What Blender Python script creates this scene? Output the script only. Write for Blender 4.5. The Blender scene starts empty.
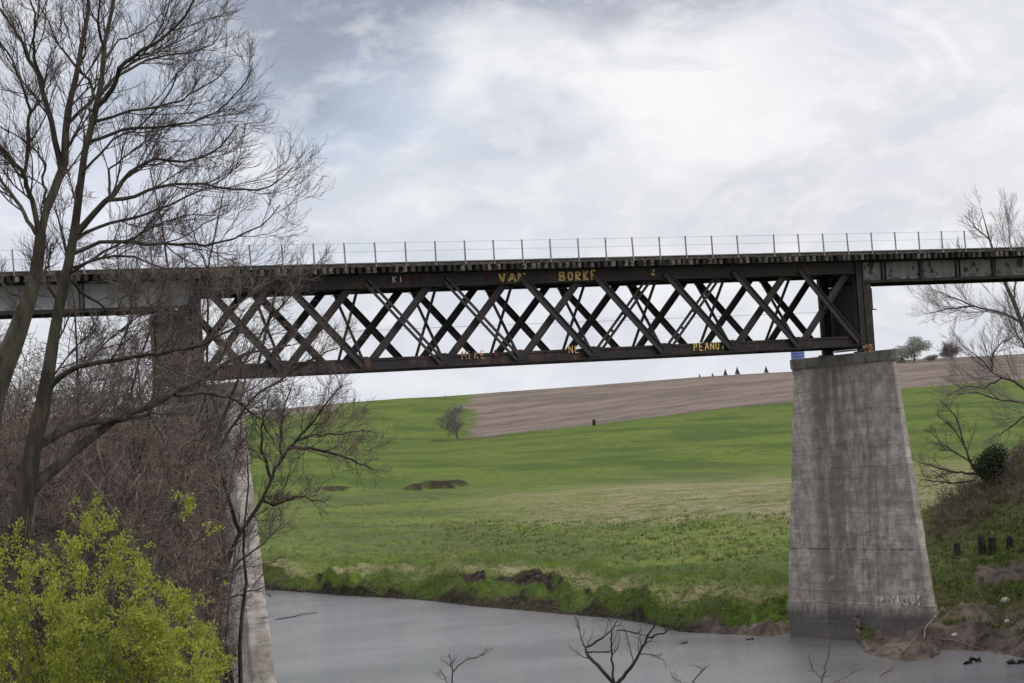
import bpy, math, random
import numpy as np
from math import radians, sin, cos, pi
rng = np.random.default_rng(11)
random.seed(5)
S = bpy.context.scene
COL = S.collection

# ------------------------------------------------------------------ camera
FPX, PITCH, ROLL, YAW = 2365.7, 0.0421, -0.0673, 0.5107
WATER = -14.64
Fv = np.array([sin(YAW)*cos(PITCH), cos(YAW)*cos(PITCH), sin(PITCH)])
Rv = np.array([cos(YAW), -sin(YAW), 0.0]); Uv = np.cross(Rv, Fv)
R2 = Rv*cos(ROLL) + Uv*sin(ROLL); U2 = -Rv*sin(ROLL) + Uv*cos(ROLL)
from mathutils import Matrix, Vector
cam = bpy.data.cameras.new('camera'); cam.sensor_width = 36; cam.lens = FPX/1024*36
cam.clip_start = 0.5; cam.clip_end = 20000
co = bpy.data.objects.new('camera', cam); COL.objects.link(co)
co.matrix_world = Matrix(((R2[0], U2[0], -Fv[0], 0), (R2[1], U2[1], -Fv[1], 0), (R2[2], U2[2], -Fv[2], 0), (0, 0, 0, 1)))
S.camera = co

def ray(u, v):
    return FPX*Fv + (u-512)*R2 - (v-341.5)*U2
def W(u, v, r):                       # point seen in direction (u,v) at horizontal distance r
    d = ray(u, v); return d*(r/math.hypot(d[0], d[1]))
def az_of(u, v):
    d = ray(u, v); return math.atan2(d[0], d[1])

# ------------------------------------------------------------------ noise
def _h(ix, iy, s):
    n = (ix.astype(np.int64)*374761393 + iy.astype(np.int64)*668265263 + s*1274126177) & 0xffffffff
    n = ((n ^ (n >> 13))*1274126177) & 0xffffffff
    n = n ^ (n >> 16)
    return (n & 0xffff)/65535.0
def vnoise(x, y, s=0):
    x = np.asarray(x, float); y = np.asarray(y, float)
    ix = np.floor(x); iy = np.floor(y); fx = x-ix; fy = y-iy
    fx = fx*fx*(3-2*fx); fy = fy*fy*(3-2*fy)
    a = _h(ix, iy, s); b = _h(ix+1, iy, s); c = _h(ix, iy+1, s); d = _h(ix+1, iy+1, s)
    return (a*(1-fx)+b*fx)*(1-fy)+(c*(1-fx)+d*fx)*fy
def fbm(x, y, s=0, o=4):
    t = 0; a = 0.5
    for k in range(o):
        t = t + a*(vnoise(np.asarray(x)*2**k, np.asarray(y)*2**k, s+k)-0.5); a *= 0.5
    return t*2
def sstep(a, b, x):
    t = np.clip((x-a)/(b-a), 0, 1); return t*t*(3-2*t)

# ------------------------------------------------------------------ tagging
def tag(o, label=None, cat=None, group=None, kind=None):
    if label: o['label'] = label
    if cat: o['category'] = cat
    if group: o['group'] = group
    if kind: o['kind'] = kind
    return o
def empty(name, loc, label=None, cat=None, group=None):
    o = bpy.data.objects.new(name, None); COL.objects.link(o); o.location = tuple(loc); o.empty_display_size = 0.3
    return tag(o, label, cat, group)
WORLDPOS = {}
def fast_mesh(name, V, F, mat, parent=None, smooth=False, col=None, k=None):
    """V (n,3) world coordinates, F (m,k) faces."""
    V = np.asarray(V, np.float32); F = np.asarray(F, np.int32); k = F.shape[1]
    off = np.zeros(3, np.float32)
    if parent is not None:
        p = parent
        while p is not None: off += np.array(p.location, np.float32); p = p.parent
    me = bpy.data.meshes.new(name)
    me.vertices.add(len(V)); me.vertices.foreach_set('co', (V-off).ravel())
    me.loops.add(F.size); me.loops.foreach_set('vertex_index', F.ravel())
    me.polygons.add(len(F)); me.polygons.foreach_set('loop_start', np.arange(0, F.size, k, dtype=np.int32))
    me.update(calc_edges=True)
    if smooth: me.polygons.foreach_set('use_smooth', np.ones(len(F), bool))
    if col is not None:
        at = me.color_attributes.new('tint', 'FLOAT_COLOR', 'POINT'); at.data.foreach_set('color', np.asarray(col, np.float32).ravel())
    me.materials.append(mat); me.validate()
    o = bpy.data.objects.new(name, me); COL.objects.link(o)
    if parent is not None: o.parent = parent
    return o

class MB:
    def __init__(s): s.v = []; s.f = []
    def hexa(s, P):
        b = len(s.v); s.v += [tuple(p) for p in P]
        s.f += [tuple(b+i for i in q) for q in ((3, 2, 1, 0), (4, 5, 6, 7), (0, 1, 5, 4), (1, 2, 6, 5), (2, 3, 7, 6), (3, 0, 4, 7))]
    def box(s, x0, x1, y0, y1, z0, z1):
        s.hexa([(x0, y0, z0), (x1, y0, z0), (x1, y1, z0), (x0, y1, z0), (x0, y0, z1), (x1, y0, z1), (x1, y1, z1), (x0, y1, z1)])
    def beam(s, p0, p1, w, d, side=(0, 1, 0)):
        """bar from p0 to p1; thickness d along side, width w perpendicular to it"""
        p0 = np.array(p0, float); p1 = np.array(p1, float); t = p1-p0; t /= np.linalg.norm(t)
        sd = np.array(side, float); sd -= t*(sd@t); sd /= np.linalg.norm(sd); w_ = np.cross(t, sd)
        a = sd*d/2; b = w_*w/2
        s.hexa([p0-a-b, p0+a-b, p0+a+b, p0-a+b, p1-a-b, p1+a-b, p1+a+b, p1-a+b])
    def prism(s, rings):
        b = len(s.v); n = len(rings[0])
        for r in rings: s.v += [tuple(p) for p in r]
        for k in range(len(rings)-1):
            for i in range(n):
                j = (i+1) % n; s.f.append((b+k*n+i, b+k*n+j, b+(k+1)*n+j, b+(k+1)*n+i))
        s.f.append(tuple(b+i for i in reversed(range(n)))); s.f.append(tuple(b+(len(rings)-1)*n+i for i in range(n)))
    def build(s, name, mat, parent=None, bevel=0, smooth=False):
        off = Vector((0, 0, 0)); p = parent
        while p is not None: off += p.location; p = p.parent
        me = bpy.data.meshes.new(name)
        me.from_pydata([(x-off.x, y-off.y, z-off.z) for x, y, z in s.v], [], s.f); me.update()
        me.materials.append(mat)
        if smooth: me.polygons.foreach_set('use_smooth', [True]*len(me.polygons))
        o = bpy.data.objects.new(name, me); COL.objects.link(o)
        if parent is not None: o.parent = parent
        if bevel:
            m = o.modifiers.new('bevel', 'BEVEL'); m.width = bevel; m.segments = 2; m.limit_method = 'ANGLE'
        return o

# ------------------------------------------------------------------ materials
class NT:
    def __init__(s, name, rough=0.8, spec=0.3):
        s.m = bpy.data.materials.new(name); s.m.use_nodes = True; s.t = s.m.node_tree; s.t.nodes.clear()
        s.out = s.n('ShaderNodeOutputMaterial'); s.p = s.n('ShaderNodeBsdfPrincipled'); s.l(s.p.outputs[0], s.out.inputs[0])
        s.p.inputs['Roughness'].default_value = rough; s.p.inputs['Specular IOR Level'].default_value = spec
        s.geo = s.n('ShaderNodeNewGeometry'); s.pos = s.geo.outputs['Position']
    def n(s, t): return s.t.nodes.new(t)
    def l(s, a, b): s.t.links.new(a, b)
    def put(s, sock, v):
        if hasattr(v, 'links'): s.l(v, sock)
        elif isinstance(v, (tuple, list)) and len(v) == 3 and sock.type == 'RGBA': sock.default_value = (*v, 1)
        else: sock.default_value = v
    def map(s, sc, src=None, rot=(0, 0, 0), loc=(0, 0, 0)):
        m = s.n('ShaderNodeMapping'); m.inputs['Scale'].default_value = sc; m.inputs['Rotation'].default_value = rot; m.inputs['Location'].default_value = loc
        s.l(src or s.pos, m.inputs['Vector']); return m.outputs[0]
    def noise(s, scale, detail=4, vec=None, rough=0.55, dist=0):
        n = s.n('ShaderNodeTexNoise'); n.inputs['Scale'].default_value = scale; n.inputs['Detail'].default_value = detail
        n.inputs['Roughness'].default_value = rough; n.inputs['Distortion'].default_value = dist
        s.l(vec or s.pos, n.inputs['Vector']); return n.outputs['Fac']
    def ramp(s, f, a, b, lo=0.0, hi=1.0):
        r = s.n('ShaderNodeMapRange'); r.interpolation_type = 'SMOOTHSTEP'
        s.l(f, r.inputs['Value']); r.inputs['From Min'].default_value = a; r.inputs['From Max'].default_value = b
        r.inputs['To Min'].default_value = lo; r.inputs['To Max'].default_value = hi; return r.outputs[0]
    def mix(s, f, a, b, mode='MIX'):
        n = s.n('ShaderNodeMix'); n.data_type = 'RGBA'; n.blend_type = mode
        s.put(n.inputs['Factor'], f); s.put(n.inputs['A'], a) if False else None
        s.put(n.inputs[6], a); s.put(n.inputs[7], b); return n.outputs[2]
    def math(s, op, a, b=0.0):
        n = s.n('ShaderNodeMath'); n.operation = op; s.put(n.inputs[0], a); s.put(n.inputs[1], b); return n.outputs[0]
    def bump(s, h, st=0.5, d=0.05):
        b = s.n('ShaderNodeBump'); b.inputs['Strength'].default_value = st; b.inputs['Distance'].default_value = d
        s.l(h, b.inputs['Height']); s.l(b.outputs[0], s.p.inputs['Normal'])
    def col(s, c): s.put(s.p.inputs['Base Color'], c); return s
    def sep(s, src):
        n = s.n('ShaderNodeSeparateXYZ'); s.l(src, n.inputs[0]); return n.outputs
    def attr(s, name):
        n = s.n('ShaderNodeAttribute'); n.attribute_name = name; return n

def m_simple(name, a, b, scale=3, rough=0.8, vec=None, bump=0.0, spec=0.3, lo=0.35, hi=0.65):
    t = NT(name, rough, spec); f = t.noise(scale, 5, t.map(vec) if vec else None)
    t.col(t.mix(t.ramp(f, lo, hi), a, b))
    if bump: t.bump(f, 0.6, bump)
    return t.m

def m_steel(name, base, rust, amount=0.55, rough=0.6):
    t = NT(name, rough, 0.35)
    f = t.noise(0.9, 6); g = t.noise(6, 5); st = t.noise(1.6, 4, t.map((3, 3, 0.5)))
    c = t.mix(t.ramp(g, 0.3, 0.7), base, tuple(x*0.6 for x in base))
    c = t.mix(t.math('MULTIPLY', t.ramp(f, amount, amount+0.14), t.ramp(st, 0.35, 0.6)), c, rust)
    t.col(c); t.bump(g, 0.3, 0.01); return t.m
M = {}
M['steel'] = m_steel('dark_bridge_steel', (0.026, 0.022, 0.021), (0.075, 0.038, 0.028), 0.51)
M['steel2'] = m_steel('rusted_bridge_steel', (0.022, 0.018, 0.018), (0.075, 0.036, 0.028), 0.50)
M['steel3'] = m_steel('grey_worn_bridge_steel', (0.040, 0.037, 0.039), (0.06, 0.034, 0.028), 0.56)
M['rustred'] = m_steel('red_rusted_steel', (0.035, 0.022, 0.02), (0.12, 0.035, 0.03), 0.42)
M['tie0'] = m_simple('old_tie_timber', (0.035, 0.030, 0.026), (0.10, 0.09, 0.08), 5, 0.9, (1, 0.2, 1), 0.01)
_t = NT('weathered_tie_ends', 0.9, 0.2); _oi = _t.n('ShaderNodeObjectInfo'); _r = _t.ramp(_oi.outputs['Random'], 0.15, 1.0)
_n = _t.noise(4, 5, _t.map((1, 0.3, 1.5)))
_t.col(_t.mix(_t.math('MULTIPLY', _r, _t.ramp(_n, 0.3, 0.6)), (0.022, 0.019, 0.017), (0.17, 0.155, 0.14))); M['tie'] = _t.m
M['plank'] = m_simple('weathered_plank', (0.10, 0.095, 0.09), (0.19, 0.18, 0.17), 2.5, 0.9, (0.4, 3, 3))
M['post'] = m_simple('galvanized_post', (0.16, 0.16, 0.165), (0.26, 0.26, 0.27), 4, 0.5)
M['bark'] = m_simple('tree_bark', (0.050, 0.042, 0.034), (0.105, 0.092, 0.068), 6, 0.95, (1, 1, 0.25), 0.02)
M['barkdark'] = m_simple('dark_wet_bark', (0.024, 0.021, 0.016), (0.068, 0.058, 0.044), 5, 0.95, (1, 1, 0.3), 0.02)
M['twig'] = m_simple('bare_twigs', (0.060, 0.046, 0.042), (0.125, 0.098, 0.088), 0.9, 0.9)
M['brush'] = m_simple('bare_brush', (0.050, 0.036, 0.030), (0.21, 0.165, 0.140), 2.2, 0.95)
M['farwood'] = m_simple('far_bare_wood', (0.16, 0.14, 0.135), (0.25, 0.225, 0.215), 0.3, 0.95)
M['drift'] = m_simple('bleached_driftwood', (0.20, 0.17, 0.145), (0.36, 0.32, 0.28), 6, 0.9, (1, 1, 0.4), 0.01)
M['log'] = m_simple('brown_log', (0.10, 0.075, 0.06), (0.22, 0.17, 0.14), 5, 0.9, (1, 1, 0.3), 0.02)
M['darkwood'] = m_simple('rotten_dark_wood', (0.012, 0.011, 0.010), (0.045, 0.04, 0.035), 4, 0.95, (1, 1, 0.3), 0.02)
M['rock'] = m_simple('pale_rock', (0.32, 0.30, 0.28), (0.55, 0.53, 0.50), 3, 0.9, None, 0.03)
M['rockdark'] = m_simple('dark_rock', (0.06, 0.045, 0.042), (0.16, 0.12, 0.115), 3, 0.9, None, 0.03)
M['rubble'] = m_simple('bearing_rubble', (0.30, 0.17, 0.11), (0.10, 0.055, 0.04), 9, 0.9)
M['conifer'] = m_simple('conifer_needles', (0.045, 0.055, 0.05), (0.09, 0.10, 0.09), 0.6, 0.95)
M['yellow'] = m_simple('yellow_graffiti_paint', (0.60, 0.43, 0.15), (0.13, 0.06, 0.04), 7, 0.8, None, 0, 0.2, 0.52, 0.66)
M['orange'] = m_simple('orange_graffiti_paint', (0.46, 0.27, 0.14), (0.14, 0.06, 0.04), 5.5, 0.8, None, 0, 0.2, 0.46, 0.62)
M['redpaint'] = m_simple('red_graffiti_paint', (0.13, 0.02, 0.02), (0.05, 0.03, 0.03), 5, 0.8, None, 0, 0.2, 0.45, 0.62)
M['white'] = m_simple('white_graffiti_paint', (0.72, 0.70, 0.68), (0.24, 0.22, 0.21), 4, 0.8, None, 0, 0.2, 0.48, 0.66)

def m_leaf(name, cols, rough=0.6, trans=True):
    t = NT(name, rough, 0.25); a = t.attr('tint'); s_ = t.sep(a.outputs['Vector'])
    c = t.mix(s_[0], cols[0], cols[1]); c = t.mix(s_[1], c, cols[2]); t.col(c)
    if trans:
        tr = t.n('ShaderNodeBsdfTranslucent'); t.put(tr.inputs[0], c); mx = t.n('ShaderNodeMixShader'); mx.inputs[0].default_value = 0.4
        t.l(t.p.outputs[0], mx.inputs[1]); t.l(tr.outputs[0], mx.inputs[2]); t.l(mx.outputs[0], t.out.inputs[0])
    return t.m
M['leaf'] = m_leaf('spring_leaves', ((0.40, 0.41, 0.06), (0.20, 0.26, 0.035), (0.48, 0.47, 0.13)))
M['grassblade'] = m_leaf('grass_blades', ((0.150, 0.205, 0.034), (0.060, 0.088, 0.020), (0.26, 0.22, 0.14)))
M['hazed_greyleaf'] = m_leaf('hazed_grey_green_leaves', ((0.38, 0.39, 0.35), (0.29, 0.31, 0.27), (0.23, 0.29, 0.17)))  # grey green foliage, with the paleness of distance haze mixed into its colour
M['evergreen'] = m_leaf('evergreen_leaves', ((0.030, 0.045, 0.018), (0.018, 0.03, 0.013), (0.05, 0.07, 0.025)), trans=False)

def mat_concrete():
    t = NT('pier_concrete', 0.9, 0.25)
    x, y, z = t.sep(t.pos)
    big = t.noise(0.35, 5, None, 0.6); med = t.noise(1.3, 7, t.map((1, 1, 0.8)), 0.65); fine = t.noise(9, 5)
    vert = t.noise(1.0, 6, t.map((1.1, 1.1, 0.14)), 0.6); vert2 = t.noise(1.0, 5, t.map((3.2, 3.2, 0.30)), 0.65)
    hor = t.noise(1.0, 5, t.map((0.35, 0.35, 3.2)), 0.65); hor2 = t.noise(1.0, 3, t.map((0.08, 0.08, 2.4)))
    c = t.mix(t.ramp(med, 0.36, 0.66), (0.28, 0.25, 0.222), (0.53, 0.478, 0.428))
    c = t.mix(t.ramp(hor, 0.50, 0.64, 0, 0.42), c, (0.150, 0.132, 0.124))
    c = t.mix(t.ramp(hor2, 0.52, 0.60, 0, 0.25), c, (0.46, 0.42, 0.39))
    cen = t.math('ABSOLUTE', t.math('SUBTRACT', y, t.math('ADD', 127.9, t.math('MULTIPLY', t.math('SUBTRACT', med, 0.5), 1.5))))
    col_ = t.math('MULTIPLY', t.ramp(cen, 2.5, 1.2), t.ramp(vert, 0.34, 0.50))
    c = t.mix(t.math('MULTIPLY', col_, 0.6), c, (0.098, 0.070, 0.060))
    cen2 = t.math('ABSOLUTE', t.math('SUBTRACT', y, 124.3))
    col2 = t.math('MULTIPLY', t.ramp(cen2, 1.6, 0.5), t.ramp(vert2, 0.46, 0.62))
    c = t.mix(t.math('MULTIPLY', col2, 0.5), c, (0.115, 0.10, 0.092))
    c = t.mix(t.ramp(vert2, 0.55, 0.66, 0, 0.45), c, (0.16, 0.138, 0.124))
    c = t.mix(t.ramp(t.noise(2.0, 7, t.map((1, 1, 1.6)), 0.75), 0.60, 0.67, 0, 0.8), c, (0.085, 0.075, 0.070))
    c = t.mix(t.ramp(big, 0.42, 0.62, 0, 0.5), c, (0.175, 0.152, 0.14))
    c = t.mix(t.ramp(t.noise(0.8, 7, t.map((1, 1, 1.3), None, (0, 0, 0), (9, 4, 2)), 0.7), 0.56, 0.66, 0, 0.55), c, (0.45, 0.415, 0.39))
    c = t.mix(t.ramp(t.noise(5, 6, t.map((1, 1, 2.2)), 0.75), 0.60, 0.70, 0, 0.6), c, (0.09, 0.08, 0.075))
    # river stain band: dark wet concrete under the flood line
    wob = t.math('ADD', z, t.math('MULTIPLY', t.math('SUBTRACT', vert2, 0.5), 1.8))
    c = t.mix(t.math('MULTIPLY', t.ramp(wob, -12.3, -13.0, 0, 0.72), t.ramp(med, 0.3, 0.5, 0.6, 1.0)), c, (0.055, 0.052, 0.052))
    c = t.mix(t.ramp(wob, -13.5, -13.9, 0, 0.7), c, (0.13, 0.12, 0.115))
    # thin form joints
    for zj, w in ((-8.62, 0.05), (-3.2, 0.025), (0.6, 0.02), (-11.4, 0.02)):
        d = t.math('ABSOLUTE', t.math('SUBTRACT', z, zj)); c = t.mix(t.math('MULTIPLY', t.ramp(d, w*2, w, 0, 0.6 if zj == -8.62 else 0.4), t.ramp(vert, 0.40, 0.55)), c, (0.06, 0.052, 0.048))
    t.col(c)
    t.bump(t.math('ADD', fine, t.math('ADD', t.math('MULTIPLY', hor, 1.5), t.math('MULTIPLY', med, 2.0))), 0.6, 0.06)
    return t.m
M['concrete'] = mat_concrete()
def mat_cap():
    t = NT('pier_cap_concrete', 0.9, 0.25); a = t.noise(1.2, 6); b = t.noise(1, 5, t.map((3, 3, 0.6)))
    c = t.mix(t.ramp(a, 0.35, 0.65), (0.125, 0.115, 0.10), (0.20, 0.185, 0.165)); c = t.mix(t.ramp(b, 0.5, 0.65, 0, 0.6), c, (0.065, 0.06, 0.055)); t.col(c)
    t.bump(t.noise(8, 5), 0.5, 0.03); return t.m
M['cap'] = mat_cap()
def mat_girder(name, base, rust, lo, sc=1.1):
    t = NT(name, 0.55, 0.3); n1 = t.noise(sc, 6, t.map((1, 1, 0.9)), 0.62); st = t.noise(1.0, 5, t.map((2.2, 2.2, 0.35)))
    c = t.mix(t.ramp(st, 0.4, 0.65), base, tuple(x*0.72 for x in base))
    c = t.mix(t.ramp(n1, lo, lo+0.05), c, rust)
    x, y, z = t.sep(t.pos)
    c = t.mix(t.math('MULTIPLY', t.ramp(z, 9.5, 8.9), t.ramp(t.noise(1.6, 5, t.map((1, 1, 1.5))), lo-0.1, lo-0.02)), c, rust)
    t.col(c); return t.m
M['girder_left'] = mat_girder('grey_green_girder_paint', (0.235, 0.25, 0.25), (0.13, 0.105, 0.09), 0.66)
M['girder_right'] = mat_girder('peeling_grey_girder_paint', (0.20, 0.185, 0.185), (0.035, 0.024, 0.022), 0.555, 1.5)

def mat_ground():
    t = NT('ground_cover', 0.95, 0.1); a = t.attr('tint'); s_ = t.sep(a.outputs['Vector']); alpha = a.outputs['Alpha']
    n1 = t.noise(0.018, 5, None, 0.6); n2 = t.noise(0.35, 5, None, 0.65); n3 = t.noise(2.2, 4); nl = t.noise(0.05, 5, t.map((1, 0.35, 1), None, (0, 0, -0.5)))
    g = t.mix(t.ramp(n1, 0.35, 0.65), (0.108, 0.148, 0.025), (0.076, 0.114, 0.019))
    g = t.mix(t.ramp(n2, 0.42, 0.68, 0, 0.75), g, (0.150, 0.180, 0.034))
    g = t.mix(t.ramp(nl, 0.48, 0.60, 0, 0.8), g, (0.055, 0.092, 0.017))
    g = t.mix(t.ramp(n3, 0.50, 0.70, 0, 0.6), g, (0.052, 0.070, 0.02))
    g = t.mix(t.math('MULTIPLY', t.ramp(t.noise(0.55, 6, t.map((1, 0.6, 1), None, (0, 0, -0.5)), 0.7), 0.50, 0.62), t.ramp(t.noise(0.03, 3), 0.4, 0.6, 0.25, 0.9)), g, (0.045, 0.068, 0.018))
    dry = t.mix(t.ramp(n2, 0.4, 0.62), (0.27, 0.225, 0.145), (0.17, 0.165, 0.07))
    c = t.mix(t.math('MULTIPLY', s_[1], t.ramp(t.noise(0.12, 6, None, 0.7), 0.30, 0.58)), g, dry)
    pl = t.noise(0.02, 6, t.map((1, 2.5, 1), None, (0, 0, -0.35)), 0.65); pf = t.noise(0.14, 5, t.map((1, 3, 1), None, (0, 0, -0.35)), 0.7)
    p = t.mix(t.ramp(pl, 0.42, 0.58), (0.190, 0.150, 0.126), (0.118, 0.090, 0.078)); p = t.mix(t.ramp(pf, 0.45, 0.65, 0, 0.6), p, (0.215, 0.175, 0.14))
    c = t.mix(s_[0], c, p)
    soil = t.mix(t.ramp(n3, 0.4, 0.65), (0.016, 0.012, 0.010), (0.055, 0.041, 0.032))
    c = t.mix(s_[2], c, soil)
    mud = t.mix(t.ramp(t.noise(0.6, 6, None, 0.7), 0.35, 0.65), (0.16, 0.125, 0.105), (0.055, 0.043, 0.037))
    c = t.mix(t.math('SUBTRACT', 1.0, alpha), c, mud)
    t.col(c); t.bump(t.math('ADD', n3, t.math('MULTIPLY', n2, 3.0)), 0.6, 0.22); return t.m
M['ground'] = mat_ground()
def mat_water():
    t = NT('river_water', 0.09, 0.5); t.p.inputs['IOR'].default_value = 1.33
    t.col(t.mix(t.ramp(t.noise(0.08, 4), 0.4, 0.6), (0.165, 0.162, 0.168), (0.205, 0.202, 0.210)))
    t.p.inputs['Specular IOR Level'].default_value = 0.5
    w = t.noise(1.0, 5, t.map((0.7, 2.2, 1), None, (0, 0, -0.5))); w2 = t.noise(4.5, 3, t.map((1, 2.2, 1), None, (0, 0, -0.3)))
    t.bump(t.math('ADD', w, t.math('MULTIPLY', w2, 0.6)), 0.8, 0.13); return t.m
M['water'] = mat_water()

# ------------------------------------------------------------------ terrain
def line(pts, R=None, Z=None):
    """pts: (u, v) or (u, v, r) -> arrays az, r, z"""
    out = []
    for p in pts:
        d = ray(p[0], p[1]); hd = math.hypot(d[0], d[1]); a = math.atan2(d[0], d[1])
        if len(p) > 2: r = p[2]; z = d[2]/hd*r
        elif R is not None: r = R; z = d[2]/hd*r
        else: z = Z; r = Z*hd/d[2]
        out.append((a, r, z))
    out.sort(); return np.array(out)
def azrz(pts):  # (u, r, z)
    out = sorted((az_of(u, 500), r, z) for u, r, z in pts); return np.array(out)
L = []
L.append(azrz([(-400, 0.0, -1.7), (1300, 0.0, -1.7)]))
L.append(azrz([(-400, 10, -2.6), (1300, 10, -2.6)]))
L.append(azrz([(-400, 32, -4.6), (240, 32, -4.9), (600, 32, -5.6), (1300, 32, -5.6)]))
L.append(azrz([(-400, 75, -8.0), (120, 75, -8.6), (300, 62, -10.2), (1300, 60, -10.2)]))
L.append(azrz([(-400, 128, -14.9), (120, 120, -14.9), (260, 100, -15), (400, 88, -15), (1300, 85, -15)]))
L.append(azrz([(-400, 140, -16), (120, 132, -16), (260, 112, -16.2), (400, 98, -16.2), (1000, 95, -16.2), (1300, 95, -16.2)]))
shore = line([(-400, 570), (0, 578), (150, 584), (270, 590), (350, 596), (420, 600), (480, 607), (560, 614), (620, 619), (655, 625), (680, 632), (770, 637), (792, 633), (850, 629), (858, 640), (864, 652), (875, 656), (905, 662), (930, 660), (947, 650), (985, 651), (1024, 658), (1300, 690)], Z=WATER)
pre = shore.copy(); pre[:, 1] -= 9; pre[:, 2] = -16.0
L.append(pre); L.append(shore)
top = line([(-400, 560, 300), (0, 566, 285), (270, 571, 264), (330, 578, 248), (400, 577, 236), (440, 574, 229), (480, 570, 222), (540, 573, 212), (580, 583, 202), (620, 592, 193), (680, 602, 178), (785, 601, 169),
            (850, 606, 165), (900, 628, 156), (940, 625, 152), (1024, 622, 148), (1300, 620, 140)])
L.append(top)
mid = line([(-400, 552, 330), (0, 556, 305), (270, 558, 284), (400, 560, 258), (480, 558, 243), (540, 562, 231), (620, 570, 212), (680, 575, 198), (785, 575, 186), (850, 584, 178), (900, 588, 172), (940, 586, 170), (1024, 577, 170), (1300, 560, 170)])
L.append(mid)
crest = line([(-400, 530, 380), (270, 537, 330), (400, 539, 300), (620, 541, 262), (785, 538, 230), (880, 536, 205), (918, 521, 196), (930, 513, 190), (960, 495, 188), (985, 477, 188), (1005, 463, 188), (1024, 448, 188), (1100, 412, 188), (1300, 360, 186)])
L.append(crest)
back = line([(-400, 518, 415), (270, 523, 380), (400, 523, 350), (620, 520, 320), (785, 514, 300), (880, 510, 262), (930, 508, 232), (1024, 495, 222), (1300, 480, 220)])
L.append(back)
edge = line([(-400, 512), (200, 508), (270, 506), (350, 502), (450, 496), (600, 488), (785, 479), (930, 466), (1024, 460), (1300, 440)], R=450)
L.append(edge)
boundary = line([(-400, 446), (240, 444), (400, 441), (470, 436), (500, 433.5), (600, 423.5), (700, 411), (800, 400.5), (900, 388), (1024, 378), (1300, 360)], R=850)
L.append(boundary)
skyl = line([(-400, 428), (150, 416), (240, 411.5), (290, 408), (340, 403), (400, 398.5), (440, 396.5), (500, 392), (600, 385), (700, 377), (800, 371), (900, 360), (1024, 354), (1300, 335)], R=1200)
L.append(skyl)
b1 = skyl.copy(); b1[:, 1] = 1500; b1[:, 2] -= 16; L.append(b1)
b2 = skyl.copy(); b2[:, 1] = 9000; b2[:, 2] = -60; L.append(b2)
NR = [4, 8, 10, 10, 4, 4, 5, 40, 28, 20, 16, 44, 130, 44, 3, 3]
azin = np.arange(az_of(-60, 450), az_of(1090, 450), radians(0.045))
lo_, hi_ = azin[0], azin[-1]
azall = np.concatenate([np.linspace(hi_-2*pi, lo_, 200)[:-1], azin])     # closed below by repeating
azc = np.clip(azall, az_of(-400, 450), az_of(1300, 450))
genw = sstep(radians(26), radians(60), np.abs(azall-YAW))                # away from the valley: plateau
def prof(az):
    az = np.atleast_1d(az); a = np.clip(az, az_of(-400, 450), az_of(1300, 450)); w = sstep(radians(26), radians(60), np.abs(np.where(az > pi, az-2*pi, az)-YAW))
    rr = []; zz = []
    for l in L:
        rr.append(np.interp(a, l[:, 0], l[:, 1])); z = np.interp(a, l[:, 0], l[:, 2])
        zz.append(z)
    rr = np.array(rr); zz = np.array(zz)
    gen = -2.0-8*np.clip(rr/2000, 0, 1)*0.5
    return rr, zz*(1-w)+gen*w
def ground_z(x, y):
    a = math.atan2(x, y); r = math.hypot(x, y); rr, zz = prof(a)
    return float(np.interp(r, rr[:, 0], zz[:, 0]))
RR, ZZ = prof(azall)
# irregular banks
wob = fbm(azall*70, azall*0+3.3, 5, 5)
frame = 1-genw
RR[7] += 0; 
RR[8] += (wob*7.0)*frame*(azall < az_of(860, 600)); ZZ[8] += fbm(azall*60, azall*0, 9, 3)*0.5*frame
RR[8] = np.maximum(RR[8], RR[7]+2.0)
rows = []; zrows = []; tix = []
for k in range(len(L)-1):
    for j in range(NR[k]):
        t = (j/NR[k])**(1.5 if k == 12 else 1.0); rows.append(RR[k]*(1-t)+RR[k+1]*t); zrows.append(ZZ[k]*(1-t)+ZZ[k+1]*t); tix.append(k+t)
rows.append(RR[-1]); zrows.append(ZZ[-1]); tix.append(len(L)-1)
RG = np.array(rows); ZG = np.array(zrows); TI = np.array(tix)
AZ = np.broadcast_to(azall, RG.shape)
# smooth creases of the far slopes
for _ in range(6):
    s0 = int(np.argmax(TI >= 9)); s1 = int(np.argmax(TI >= 12.9))
    ZG[s0+1:s1] = (ZG[s0:s1-1]+2*ZG[s0+1:s1]+ZG[s0+2:s1+1])/4
X = RG*np.sin(AZ); Y = RG*np.cos(AZ)
tt = TI[:, None]
# rolling + lumps
ZG = ZG + fbm(X/60, Y/60, 2, 4)*1.2*sstep(250, 600, RG)*(1-sstep(1100, 1250, RG))*0.8
lump = fbm(X/3.2, Y/3.2, 21, 4)
ZG = ZG + lump*np.where((tt > 7) & (tt < 9.5), 1.0, 0)*sstep(7, 7.3, tt)*(1-sstep(8.8, 9.5, tt))*1.35
ZG = ZG + fbm(X/2.4, Y/2.4, 31, 3)*0.45*(tt > 7.1)*(tt < 11.6)
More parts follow.
